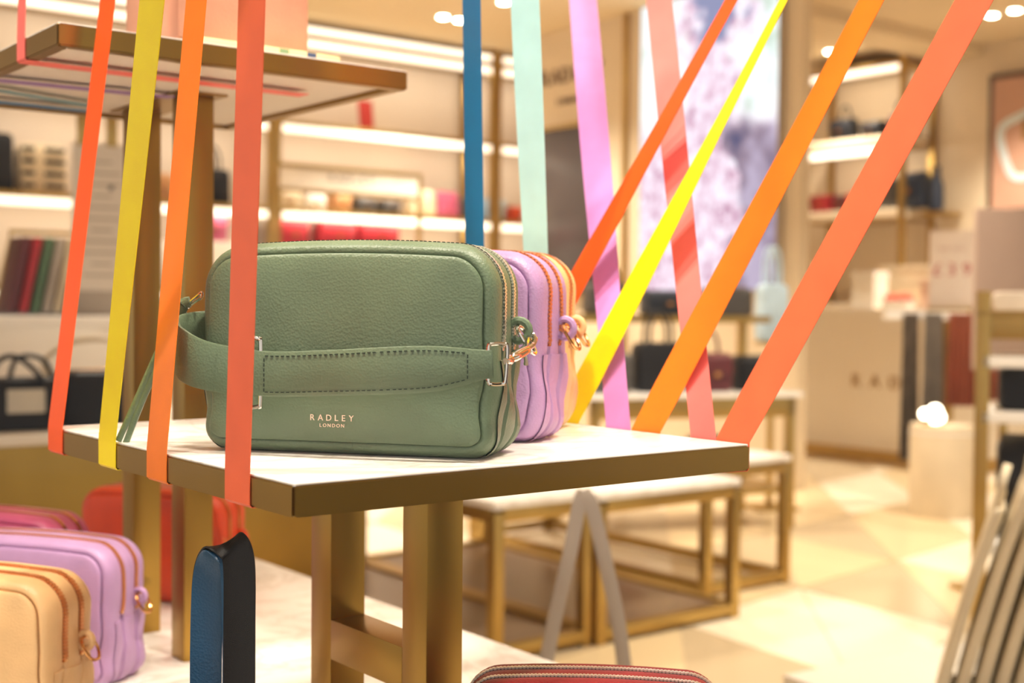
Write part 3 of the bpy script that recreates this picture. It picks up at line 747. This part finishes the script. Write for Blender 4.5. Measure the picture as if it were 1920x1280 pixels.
# ================================================================== CAMERA BAGS
def lookup(base):
    L = [0]; n = len(base)
    for i in range(n): a, b = base[i], base[(i+1) % n]; L.append(L[-1]+math.hypot(b[0]-a[0], b[1]-a[1]))
    return L
def camera_bag(label, loc, rz, m, metal, sc_=1.0, W=.198, H=.131, zip_m=None, hero=False, name='camera_bag', group=None, tape=None, hardware=True, seed=1):
    t = thing(name, label, 'handbag', loc, rz, group); t.scale = (sc_,)*3
    w2 = W/2; base = rloop(w2, H, .027, .018, 8); n = len(base)
    def P(i, d, y, s=1.0):
        x, z, nx, nz = base[i]
        x -= nx*d; z -= nz*d
        x *= s; z = H*.48+(z-H*.48)*s
        z += .0045*(1-(x/w2)**2)*max(0, z/H)
        k = noise.noise(Vector((x*28+seed, y*40, z*28)))*.0016
        low = max(0, 1-abs(z-.035)/.05)*(abs(nx) > .7)          # slouch of the lower sides
        x += nx*(k*.6+low*.0022*math.sin(z*120+y*90+seed))
        z = max(z, .0)
        return (x, y+k*.4, z)
    loop = lambda d, y, s=1.0: [P(i, d, y, s) for i in range(n)]
    D = .07
    fr = [loop(.011, -.0036, .12), loop(.011, -.0034, .4), loop(.011, -.0028, .65), loop(.011, -.0018, .85), loop(.011, -.0008, .95), loop(.0112, -.0001), loop(.0098, .0003), loop(.0087, .0012), loop(.0085, .0026), loop(.0098, .0042), loop(.013, .0055)]
    obj('front_panel', loft(bmesh.new(), fr, True, False), m, t)
    gs_ = [(.013, .0062), (.0098, .0052), (.0082, .0038), (.0064, .0034), (.0042, .0044), (.0018, .0078), (.0004, .013), (0, .018), (.0008, .0225), (.0030, .0240), (.0033, .0258), (.0030, .0276), (.0008, .029), (.0, .034), (.0, .040), (.0008, .0445), (.0030, .046), (.0033, .0478), (.0030, .0496), (.0008, .051), (0, .056), (0.001, .061), (.0042, .0656), (.0064, .0666), (.0082, .0662), (.013, .0638)]
    obj('gusset', loft(bmesh.new(), [loop(d, y) for d, y in gs_], False, False), m, t)
    bk = [loop(.013, .0645), loop(.0085, .0674), loop(.0098, .0697), loop(.008, D, .95), loop(.008, D+.002, .6), loop(.008, D+.003, .12)]
    obj('back_panel', loft(bmesh.new(), bk, False, True), m, t)
    # zips: over the top, down both sides to z = zlow
    Ls = lookup(base); zlow = .068
    idx = [i for i in range(n) if base[i][1] >= zlow]
    pitch = .0021 if hero else .0028
    for zy in (.0258, .0478):
        bm = bmesh.new()
        band(bm, [Vector(P(i, .0010, zy)) for i in idx], .0031, (0, 1, 0), .0006)
        z_ = obj('zipper', bm, tape or m, t)
        bm = bmesh.new(); s = Ls[idx[0]]; k = 0; j = idx[0]
        while s < Ls[idx[-1]]:
            while Ls[j+1] < s: j += 1
            f = (s-Ls[j])/(Ls[j+1]-Ls[j]); A = Vector(P(j, .0004, zy)); B = Vector(P((j+1) % n, .0004, zy))
            p = A.lerp(B, f); tg_ = (B-A).normalized(); yv = Vector((0, 1, 0)); nv = tg_.cross(yv).normalized()
            o_ = .0008*(1 if k % 2 else -1)
            vs = [bm.verts.new(p+tg_*a*pitch*.33+yv*(o_+b*.0017)+nv*c*.0010) for a in (-1, 1) for b in (-1, 1) for c in (-1, 1)]
            for q in ((0, 1, 3, 2), (4, 6, 7, 5), (0, 4, 5, 1), (2, 3, 7, 6), (0, 2, 6, 4), (1, 5, 7, 3)): bm.faces.new([vs[i] for i in q])
            s += pitch*.5; k += 1
        obj('zipper_teeth', bm, zip_m or metal, z_, smooth=False, kind='stuff')
        for sd in (1, -1):                               # end stop and slider
            i = idx[0] if sd > 0 else idx[-1]; q = P(i, .0012, zy)
            obj('end_stop', box(q[0]-.0014, q[0]+.0014, zy-.0018, zy+.0018, q[2]-.003, q[2]+.004, .0006), metal, z_)
    # side tabs with leather loop and ring
    for sd in (1, -1):
        ii = [i for i in range(n) if base[i][1] < zlow and base[i][0]*sd > w2-.012]
        if sd < 0: ii = ii[::-1]
        st = [(d, y) for d, y in gs_ if .010 < y < .062]
        bm = bmesh.new(); rows = [[bm.verts.new(P(i, d-.0011, y)) for d, y in st] for i in ii]
        e0 = [bm.verts.new(P(ii[-1], d+.001, y)) for d, y in st]; rows.append(e0)
        for A_, B_ in zip(rows, rows[1:]):
            for k in range(len(st)-1): bm.faces.new((A_[k], A_[k+1], B_[k+1], B_[k]))
        tb_ = obj('side_panel', bm, m, t)
        bm = bmesh.new(); cx, cy, cz = sd*(w2+.0035), .047, .079
        tube(bm, [(cx+.0065*math.cos(a), cy, cz+.0065*math.sin(a)) for a in [2*PI*k/16 for k in range(16)]], .0027, 8, True)
        lo_ = obj('ring_loop', bm, m, tb_)
        if hardware:
            bm = bmesh.new(); R = .0085
            tube(bm, catmull([(cx, cy-R*.6, cz+.002), (cx+sd*.004, cy-R, cz-.004), (cx+sd*.009, cy-R*.6, cz-.013), (cx+sd*.010, cy+R*.4, cz-.014), (cx+sd*.005, cy+R, cz-.006), (cx, cy+R*.6, cz+.002)], 5, True), .0013, 8, True)
            obj('ring', bm, metal, lo_)
    return t
GREEN = leather('sage green leather', '#64775c'); LILAC = leather('lilac leather', '#b48fbd'); BEIGE = leather('apricot leather', '#e8bd86'); PINK = leather('rose pink leather', '#bd4f77'); ORANGE = leather('flame orange leather', '#d5441b'); RED = leather('crimson leather', '#8e1c24')
COPPER = mat('copper zip', '#d98f58', .3, .7); NICK = mat('nickel zip', '#e6dfd0', .3, .7); TAPEG = mat('dark green zip tape', '#46583f', .8); TAPEB = mat('black zip tape', '#221818', .8); TAPEC = mat('caramel zip tape', '#a86a3c', .8)
RG = math.radians(-14.5); OG = Vector((-.1065, .805, ZT))
green = camera_bag('sage green leather camera bag with wide wrist strap across its front', OG, RG, GREEN, SILVER, zip_m=NICK, hero=True, tape=TAPEG)
RL = math.radians(-22)
def corner_to_origin(P, rz, W=.198): return P-Vector((math.cos(rz), math.sin(rz), 0))*W/2
camera_bag('lilac camera bag between the green and the apricot bag on the riser', corner_to_origin(Vector((.017, .880, ZT)), RL), RL, LILAC, GOLD, zip_m=COPPER, tape=LILAC, seed=3)
camera_bag('apricot camera bag behind the lilac one on the riser', corner_to_origin(Vector((.030, .964, ZT)), math.radians(-20)), math.radians(-20), BEIGE, GOLD, zip_m=COPPER, tape=BEIGE, seed=5, H=.134)
# ---- green bag: strap, hook, pull, lettering
SP = [(-.101, .045, .081, .009), (-.112, .030, .0765, .013), (-.1165, .012, .071, .0155), (-.107, -.006, .063, .016), (-.085, -.0145, .0555, .0152), (-.043, -.0165, .0515, .0140), (.0, -.0175, .053, .0140), (.04, -.0172, .0553, .0143), (.064, -.016, .0567, .0138), (.080, -.014, .058, .0118), (.094, -.012, .0595, .0092), (.101, -.010, .060, .0086)]
cp = catmull([s[:3] for s in SP], 8); hw = [v.x for v in catmull([(s[3], 0, 0) for s in SP], 8)]
bm = bmesh.new(); band(bm, cp, hw, (0, 0, 1), .0030); strap = obj('wrist_strap', bm, GREEN, green)
i0 = 5*8
bm = bmesh.new(); band(bm, [p+Vector((0, -.0018, 0)) for p in cp[i0-6:]], [h_*.985 for h_ in hw[i0-6:]], (0, 0, 1), .0016); obj('strap_overlay', bm, GREEN, strap)
bm = bmesh.new()
def dash(p, dirv, ln=.0010):
    u = dirv.normalized()*ln; v = Vector((0, 0, 1)) if abs(u.z) < ln*.7 else Vector((1, 0, 0)); v = v*.00026; nn = Vector((0, -.0004, 0))
    vs = [bm.verts.new(p+u*a+v*b+nn*c) for a in (-1, 1) for b in (-1, 1) for c in (-1, 1)]
    for q in ((0, 1, 3, 2), (4, 6, 7, 5), (0, 4, 5, 1), (2, 3, 7, 6), (0, 2, 6, 4), (1, 5, 7, 3)): bm.faces.new([vs[i] for i in q])
fine = []
for i in range(i0, len(cp)-13):
    for k in range(3):
        f = k/3; fine.append((cp[i].lerp(cp[i+1], f), hw[i]*(1-f)+hw[i+1]*f))
acc = 0
for (p, h_), (q, h2) in zip(fine, fine[1:]):
    acc += (q-p).length
    if acc > .0031:
        acc = 0
        for s in (1, -1): dash(p+Vector((0, -.0027, s*(h_-.0028))), q-p+Vector((0, 0, s*(h2-h_))))
for (p, h_) in (fine[0], fine[-1]):
    k = -h_+.004
    while k < h_-.003: dash(p+Vector((0, -.0027, k)), Vector((0, 0, 1))); k += .0031
obj('stitching', bm, mat('dark green thread', '#26352a', .8), strap, smooth=False, kind='stuff')
gb = rloop(.099, .131, .027, .018, 8)                    # stitch line beside the front zip
bm = bmesh.new(); acc = 0
for i in range(len(gb)-1):
    (x, z, nx, nz), (x2, z2, _, _) = gb[i], gb[i+1]
    if z < .07: continue
    A = Vector((x, .0212, z+.0045*(1-(x/.099)**2)*z/.131))+Vector((nx, 0, nz))*.0004; B = Vector((x2, .0212, z2+.0045*(1-(x2/.099)**2)*z2/.131))+Vector((nx, 0, nz))*.0004
    L_ = (B-A).length; k = 0
    while k < L_:
        dash(A.lerp(B, k/L_), B-A, .0009); k += .0032
obj('seam_stitching', bm, MATS['dark green thread'], green, smooth=False, kind='stuff')
obj('slider_ring', tube(bmesh.new(), catmull([(-.0555, -.0165, .0325), (-.0555, -.0165, .0715), (-.0535, -.0170, .0738), (-.0480, -.0170, .0728), (-.0465, -.0165, .0700), (-.0465, -.0165, .0335), (-.0480, -.0170, .0312), (-.0535, -.0170, .0305)], 6, True), .0013, 8, True), SILVER, strap)
# rectangular ring at the strap end and the swivel hook back to the side ring
obj('end_ring', tube(bmesh.new(), catmull([(.0985, -.012, .0505), (.0985, -.012, .0695), (.1005, -.011, .0720), (.1065, -.006, .0720), (.1085, -.005, .0695), (.1075, -.005, .0505), (.1055, -.006, .0480), (.1005, -.011, .0480)], 5, True), .0012, 8, True), SILVER, green)
hk = [(.1075, -.006, .0615), (.1085, .0, .0625), (.109, .003, .063), (.1095, .006, .0635), (.1105, .014, .065), (.1115, .022, .0665), (.112, .027, .0675), (.1125, .030, .068)]
hook = obj('snap_hook', tube(bmesh.new(), hk, [.0020, .0034, .0018, .0030, .0034, .0032, .0036, .0022], 12), SILVER, green)
obj('hook_gate', tube(bmesh.new(), catmull([(.1125, .029, .068), (.113, .040, .070), (.1125, .0485, .0735), (.110, .0515, .0765), (.1085, .0475, .0755), (.1095, .038, .0715), (.111, .030, .0690)], 6), .0018, 8), SILVER, hook)
obj('thumb_lever', tube(bmesh.new(), [(.112, .024, .0665), (.1125, .0255, .0605), (.1122, .0265, .0585)], [.0011, .0013, .0016], 8), SILVER, hook)
# zip pull on the left side with two leather thongs
mi = green.matrix_world.inverted() if False else (Matrix.Translation(OG) @ Matrix.Rotation(RG, 4, 'Z')).inverted()
g = lambda px, py, Y: tuple(mi @ at(px, py, Y))
obj('zip_slider', box(-.1035, -.0965, .0225, .029, .092, .102, .001), SILVER, green)
pr = obj('pull_ring', tube(bmesh.new(), catmull([g(378, 548, .853), g(368, 556, .853), g(352, 570, .856), g(350, 578, .858), g(362, 568, .856), g(377, 558, .853)], 5, True), .0009, 8, True), SILVER, green)
kn = obj('pull_knot', band(bmesh.new(), catmull([g(356, 566, .857), g(345, 569, .857), g(337, 582, .858), g(328, 601, .859)], 5), [.0035]*5+[.0042]*5+[.0050]*6, (.75, .1, .66), .0065), GREEN, green)
for a, b_, c_ in ((-4, 222, 826), (7, 236, 830)):
    pts = [g(334+a*.4, 588, .860), g(318+a, 622, .862), g(290+a, 682, .866), g(258+a, 755, .871), g(b_, c_, .875)]
    obj('pull_thong', band(bmesh.new(), catmull(pts, 5), .0021, (.8, .1, .5), .0026), GREEN, kn)
LOGO = mat('rose gold foil', '#f2d9c4', .35, .3)
word('RADLEY', .0054, LOGO, green, (-.0045, -.0036, .0240), (PI/2, 0, 0), 1.46)
word('LONDON', .0031, LOGO, green, (-.0045, -.0034, .0193), (PI/2, 0, 0), 1.38)

# ---- bags low on the plinth
RB = math.radians(-16)
camera_bag('lilac camera bag low on the plinth behind the apricot one', corner_to_origin(Vector((-.358, 1.15, ZP)), RB), RB, LILAC, GOLD, zip_m=COPPER, tape=LILAC, seed=7, sc_=.98)
camera_bag('apricot camera bag low on the plinth nearest the window', corner_to_origin(Vector((-.356, .985, ZP)), RB), RB, BEIGE, GOLD, zip_m=COPPER, tape=TAPEC, seed=9)
camera_bag('rose pink camera bag low on the plinth behind the lilac one', corner_to_origin(Vector((-.452, 1.275, ZP)), RB), RB, PINK, GOLD, zip_m=GOLD, tape=PINK, seed=11)
camera_bag('crimson camera bag with nickel double zip lying low beside the brass posts', Vector((.052, .795, ZP)), math.radians(-4), RED, SILVER, sc_=.85, zip_m=NICK, tape=TAPEB, seed=13)
# orange bag with strap and tassel
ob = camera_bag('flame orange camera bag with tassel behind the two brass posts', Vector((-.425, 1.50, ZP)), math.radians(-20), ORANGE, GOLD, zip_m=GOLD, tape=ORANGE, seed=15, sc_=.98)
obj('handle_loop', band(bmesh.new(), catmull([(.055, -.012, .10), (.075, -.02, .135), (.095, -.012, .118), (.103, -.004, .08), (.108, -.002, .04)], 6), .011, (.3, -.3, .9), .003), ORANGE, ob)
obj('tassel_clip', tube(bmesh.new(), catmull([(.100, .0, .078), (.108, -.004, .085), (.113, 0, .076), (.106, .003, .070)], 5, True), .002, 8, True), GOLD, ob)
obj('tassel', tube(bmesh.new(), [(.108, -.001, .070), (.112, -.004, .05), (.118, -.006, .018)], [.004, .006, .0085], 10), ORANGE, ob)
obj('tassel_tip', tube(bmesh.new(), [(.118, -.006, .018), (.121, -.007, .004)], [.006, .009], 10), CRL, ob)
# navy bag with tall handle, front
hp = at(420, 1150, .78)
nb_ = thing('handle_bag', 'small navy bag with a tall black and blue leather handle', 'handbag', (hp.x, hp.y, ZP), .15)
obj('body', soft_box(.15, .07, .095, .02), NAVL, nb_)
BLUEL = leather('blue leather', '#12486c', .4)
hwd = [Vector((1, -.3, v.x)) for v in catmull([(q, 0, 0) for q in (0, 0, .35, .55, .3, -.1, 0, 0)], 7)]
hpt = [(-.0125, .022, .08), (-.0125, .022, .135), (-.011, .020, .178), (-.004, .010, .199), (.004, .0, .2035), (.009, -.004, .193), (.0095, -.006, .15), (.0095, -.006, .08)]
bm = bmesh.new(); band(bm, catmull(hpt, 7), .0100, hwd, .0016); hd = obj('handle', bm, BLACKL, nb_)
inn = [(-.0122, .0195, .08), (-.0122, .0195, .135), (-.0105, .0175, .177), (-.004, .0095, .1965), (.003, .001, .2005), (.0075, -.002, .190), (.009, -.0038, .15), (.009, -.0038, .08)]
bm = bmesh.new(); band(bm, catmull(inn, 7), .0103, hwd, .0012); obj('handle_lining', bm, BLUEL, hd, label='bright blue leather lining of the handle')
# grey tote handles standing behind the plinth
th_ = at(1097, 1000, 1.75)
tt_ = thing('tote_bag', 'grey tote bag with two long strap handles rising behind the plinth', 'handbag', (th_.x, th_.y, 0), .1)
zb_ = at(1097, 1262, 1.75).z
GREYC = mat('pale grey leather', '#a89c8e', .5, var=.06)
obj('body', soft_box(.20, .09, zb_, .03, .6), GREYC, tt_)
a_ = lambda px, py, dy=0: tuple(at(px, py, 1.75)-th_+Vector((0, dy, th_.z)))
obj('handle', band(bmesh.new(), catmull([a_(1020, 1262), a_(1040, 1160), a_(1068, 1040), a_(1086, 950, .01), a_(1097, 925, .02)], 6), .010, (1, 0, .1), .004), GREYC, tt_, rot=(0, 0, -.1))
obj('handle', band(bmesh.new(), catmull([a_(1172, 1262), a_(1158, 1160), a_(1132, 1040), a_(1110, 950, .01), a_(1095, 925, .02)], 6), .010, (1, 0, -.1), .004), GREYC, tt_, rot=(0, 0, -.1))

# ================================================================== GOLD CABINET AND LEFT BACKGROUND
gc = at(-80, 815, 2.86); gz = at(40, 809, 3.02).z
cab = thing('gold_cabinet', 'gold sided cabinet with white top behind the window plinth', 'cabinet', (gc.x, gc.y, 0), TH)
obj('body', box(0, .98, 0, .6, 0, gz-.025, .004), BRASS, cab)
obj('top_panel', box(-.008, .988, -.008, .608, gz-.025, gz, .003), WHITE, cab)
def cabp(px, d):
    r = (px-960)/FPX; B = Vector((gc.x, gc.y, 0))+E2*d; k = (r*B.y-B.x)/(E1.x-r*E1.y); return B+E1*k+UP*gz
b1 = handbag('black bag with a white label and curling strap on the gold cabinet', .17, .12, .125, BLACKL, cabp(40, .12), TH-.1, 'none')
obj('label', box(-.045, .04, -.066, -.06, .045, .10, .001), mat('label card', '#c9c2b2', .7), b1)
obj('strap', tube(bmesh.new(), catmull([(-.07, 0, .10), (-.06, -.02, .16), (-.02, -.03, .175), (.03, -.05, .13), (.05, -.066, .07), (.07, -.068, .01)], 6), .007, 8), BLACKL, b1)
obj('strap', tube(bmesh.new(), catmull([(-.03, .01, .10), (-.01, .0, .17), (.05, 0, .165), (.08, .0, .10)], 6), .006, 8), BLACKL, b1)
b2 = handbag('black domed bag under a pale arching handle on the gold cabinet', .19, .14, .135, BLACKL, cabp(180, .16), TH-.1, 'barrel')
b3 = obj('handle', tube(bmesh.new(), catmull([(-.080, .045, .09), (-.115, .055, .15), (-.06, .035, .20), (.02, 0, .212), (.08, 0, .185), (.105, 0, .11)], 6), .007, 8), CRL, b2)
wb = at(-60, 590, 3.62)
blk = thing('white_block', 'tall white display block behind the gold cabinet', 'plinth', (wb.x, wb.y, 0), TH)
wr = .62; wz = at(60, 592, 3.75).z
def blp(px, d):
    r = (px-960)/FPX; B = Vector((wb.x, wb.y, 0))+E2*d; k = (r*B.y-B.x)/(E1.x-r*E1.y); return B+E1*k+UP*wz
wr = (blp(240, 0)-Vector((wb.x, wb.y, wz))).length
obj('body', box(0, wr, 0, .35, 0, wz-.03, .004), WHITE, blk); obj('top_panel', box(-.01, wr+.01, -.01, .36, wz-.03, wz, .003), WARMWHITE, blk)
rk = thing('swatch_rack', 'dark metal rack of leaning leather folders on the white block', 'rack', blp(78, .15), TH)
obj('base', box(-.14, .115, -.04, .06, 0, .008, .002), GRYL, rk)
obj('top_bar', box(-.085, .155, .028, .04, .245, .257, .002), BRASS_B, rk)
for x in (-.129, .104): obj('upright', tube(bmesh.new(), [(x, .034, .0), (x+.05, .034, .25)], .004, 6), BRASS_B, rk)
FC = [('burgundy', BURG), ('cherry red', REDL), ('moss green', leather('moss leather', '#4d6a4b')), ('stone grey', GREYC), ('cream', CRL), ('black', BLACKL)]
for k, (nm, m) in enumerate(FC):
    o = thing('leather_folder', nm+' leather folder leaning in the rack on the white block', 'folder', blp(78, .15)+E1*(-.098+k*.034)+UP*.008, TH)
    bm = box(-.012, .012, -.03, .10, 0, .225, .002)
    for v in bm.verts: v.co.x += v.co.z*.20
    obj('cover', bm, m, o)
    bm = box(-.009, .009, -.032, -.028, .01, .21, .001)
    for v in bm.verts: v.co.x += v.co.z*.20
    obj('spine', bm, m, o)
sgn = thing('paper_sign', 'white printed paper sign hung by two gold clips behind the yellow ribbon', 'sign', blp(190, .045), TH-.2)
s0, s1 = at(190, 545, 3.95).z-wz, at(190, 272, 3.95).z-wz
sp_ = obj('paper', box(-.085, .085, -.003, .003, s0, s1), mat('sign white', '#d6cbbd', .7, var=.03), sgn)
obj('holder', box(-.075, .085, .0, .05, 0, s0+.01, .004), GREYC, sgn)
for x in (-.055, .03): obj('clip', box(x-.016, x+.016, -.008, .006, s1-.01, s1+.085, .002), BRASS_B, sgn)
for k in range(11):
    w_ = .055 if k % 3 else .03
    obj('printed_line', box(-w_, w_, -.0036, -.003, s1-.06-k*.034, s1-.054-k*.034), mat('pale print', '#a89c8c', .7), sp_, smooth=False)
obj('printed_mark', box(.02, .034, -.0036, -.003, s1-.14, s1-.125), INK, sp_)

# ================================================================== RIBBONS
def strip(name, label, m, secs, group=None, th=.0005):
    bm = bmesh.new(); L = len(secs); rings = []
    for i, (p, h) in enumerate(secs):
        t = (secs[min(i+1, L-1)][0]-secs[max(i-1, 0)][0]).normalized(); n = t.cross(h).normalized()*th/2
        rings.append([bm.verts.new(q) for q in (p+h+n, p-h+n, p-h-n, p+h-n)])
    for A, B in zip(rings, rings[1:]):
        for k in range(4): bm.faces.new((A[k], A[(k+1) % 4], B[(k+1) % 4], B[k]))
    bm.faces.new(rings[0][::-1]); bm.faces.new(rings[-1])
    o = obj(name, bm, m); return tag(o, label, 'ribbon', group)
def wvec(px, pw, Y, W, path=None):
    """horizontal half-width vector of a ribbon of width W that shows pw pixels wide at pixel column px, depth Y (right edge nearer)"""
    c = min(1, pw*Y/(FPX*W)); s = math.sqrt(max(0, 1-c*c))
    v = Vector(((px-960)/FPX, 1, 0)).normalized(); r = Vector((v.y, -v.x, 0))
    return (r*c-v*s)*W/2
def sFR(px, e=TA):                                  # distance along E2 where pixel column px meets the right edge
    r = (px-960)/FPX; B = NB+E1*e; return (r*B.y-B.x)/(E2.x-r*E2.y)
def up_part(bot, hb, px, pw, Y, W, n=10):
    """sections from the top of the room down to 'bot'"""
    top = at(px, 0, Y); ht = wvec(px, pw, Y, W); out = []
    k = (CZ-.004-bot.z)/(top.z-bot.z)
    if (bot+(top-bot)*k).y < .52: k = min(k, (bot.y-.52)/max(1e-6, bot.y-top.y))
    out.append((bot+(top-bot)*k, ht))
    for i in range(n): f = 1-i/n; out.append((bot+(top-bot)*f, (hb+(ht-hb)*(f*f*(3-2*f))).normalized()*W/2))
    return out
WL = .031; off = .0006
def loop_ribbon(label, m, s, L, pr, R):
    hb = -E2*WL/2
    q = tp(-off, s, ZT+.001)
    secs = up_part(q, hb, L[0], L[1], L[2], WL)
    s2 = min(max(sFR(pr), .017), TBL-.017)
    secs += [(q, hb), (tp(-off, s, ZT-.002), hb), (tp(-off, s, ZT-TT+.001), hb), (tp(.001, s, ZT-TT-off), hb)]
    sm = {.263: .212, .178: .168}.get(s, (s+s2)/2)               # passes beside the posts
    for f in (.40, .60): secs.append((tp(TA*f, sm, ZT-TT-off), hb))
    q2 = tp(TA+off, s2, ZT+.001)
    secs += [(tp(TA-.001, s2, ZT-TT-off), hb), (tp(TA+off, s2, ZT-TT+.001), hb), (tp(TA+off, s2, ZT-.002), hb), (q2, hb)]
    secs += up_part(q2, hb, R[0], R[1], R[2], WL*1.06)[::-1]
    return strip('satin_ribbon', label, m, secs)
loop_ribbon('burnt orange satin ribbon looped under the riser at its far left corner', satin('burnt orange satin', '#f4560f'), .368, (202, 28, .99), 945, (1371, 32, 1.05))
loop_ribbon('bright yellow satin ribbon looped under the marble riser', satin('yellow satin', '#ffe100'), .263, (285, 46, .74), 1062, (1469, 24, .99))
loop_ribbon('orange satin ribbon looped under the marble riser', satin('orange satin', '#f07a1c'), .178, (368, 38, .83), 1212, (1634, 54, .93))
loop_ribbon('salmon red satin ribbon looped under the riser at its near corner', satin('salmon red satin', '#e8663f'), .064, (472, 49, .70), 1384, (1826, 76, .88))
WV = .028
def up_ribbon(label, m, pb_, pt, pw, Y, W=WV):
    s2 = sFR(pb_); q2 = tp(TA+off, s2, ZT+.001); hb = -E2*W/2
    secs = up_part(q2, hb, pt, pw, Y, W)
    secs += [(q2, hb), (tp(TA+off, s2, ZT-.002), hb), (tp(TA+off, s2, ZT-TT+.001), hb), (tp(TA-.001, s2, ZT-TT-4*off), hb), (tp(TA-.05, s2-.004, ZT-TT-4*off), hb)]
    return strip('satin_ribbon', label, m, secs)
up_ribbon('deep blue satin ribbon rising behind the green bag', satin('blue satin', '#0876b0'), 894, 884, 33, 1.08)
up_ribbon('pale teal satin ribbon rising behind the lilac bag', satin('teal satin', '#b2e4e6'), 1018, 984, 53, 1.06)
up_ribbon('violet satin ribbon rising from the back edge of the riser', satin('violet satin', '#d088cb'), 1160, 1093, 54, 1.32, .028)
up_ribbon('coral pink satin ribbon rising near the right corner of the riser', satin('coral satin', '#fa756e'), 1320, 1236, 47, 1.20, .025)
# ribbons running under the taller riser
def under(label, m, pa, pb2, W, k):
    z = UZ-TT-off*(1+.3*k); A = atz(pa[0], pa[1], z); B = atz(pb2[0], pb2[1], z)
    def ab(P): d = P-U; return d.dot(E1), d.dot(E2)
    a0, b0 = ab(A); a1, b1 = ab(B); f = -a0/(a1-a0); bE = b0+(b1-b0)*f
    if bE > UB-.014: bE = UB-.014
    q = U+E2*bE
    hb = -E2*W/2; P = lambda a, b, z_: U+E1*a+E2*b+UP*z_
    secs = []
    tpv = P(-off, bE, UZ)+Vector((.012, -.02, .12))
    kk = (CZ-.004-UZ)/.12
    secs.append((P(-off, bE, UZ)+Vector((.012, -.02, .12))*kk, hb)); secs.append((tpv, hb))
    secs += [(P(-off, bE, UZ), hb), (P(-off, bE, UZ-TT+.001), hb), (P(.001, bE, z), hb), (P(.02, bE+(b1-bE)*.02/max(a1, .05), z), hb), (Vector((B.x, B.y, z)), hb)]
    return strip('satin_ribbon', label, m, secs)
under('coral pink satin ribbon running beneath the taller riser', MATS['coral satin'], (120, 125), (570, 179), .020, 0)
under('violet satin ribbon running beneath the taller riser', satin('purple satin', '#9470b4'), (60, 157), (322, 183), .018, 1)
under('pale teal satin ribbon running beneath the taller riser', satin('dusty teal satin', '#6f9fac'), (40, 177), (172, 199), .016, 2)
under('deep blue satin ribbon running beneath the taller riser', MATS['blue satin'], (40, 196), (168, 209), .018, 3)
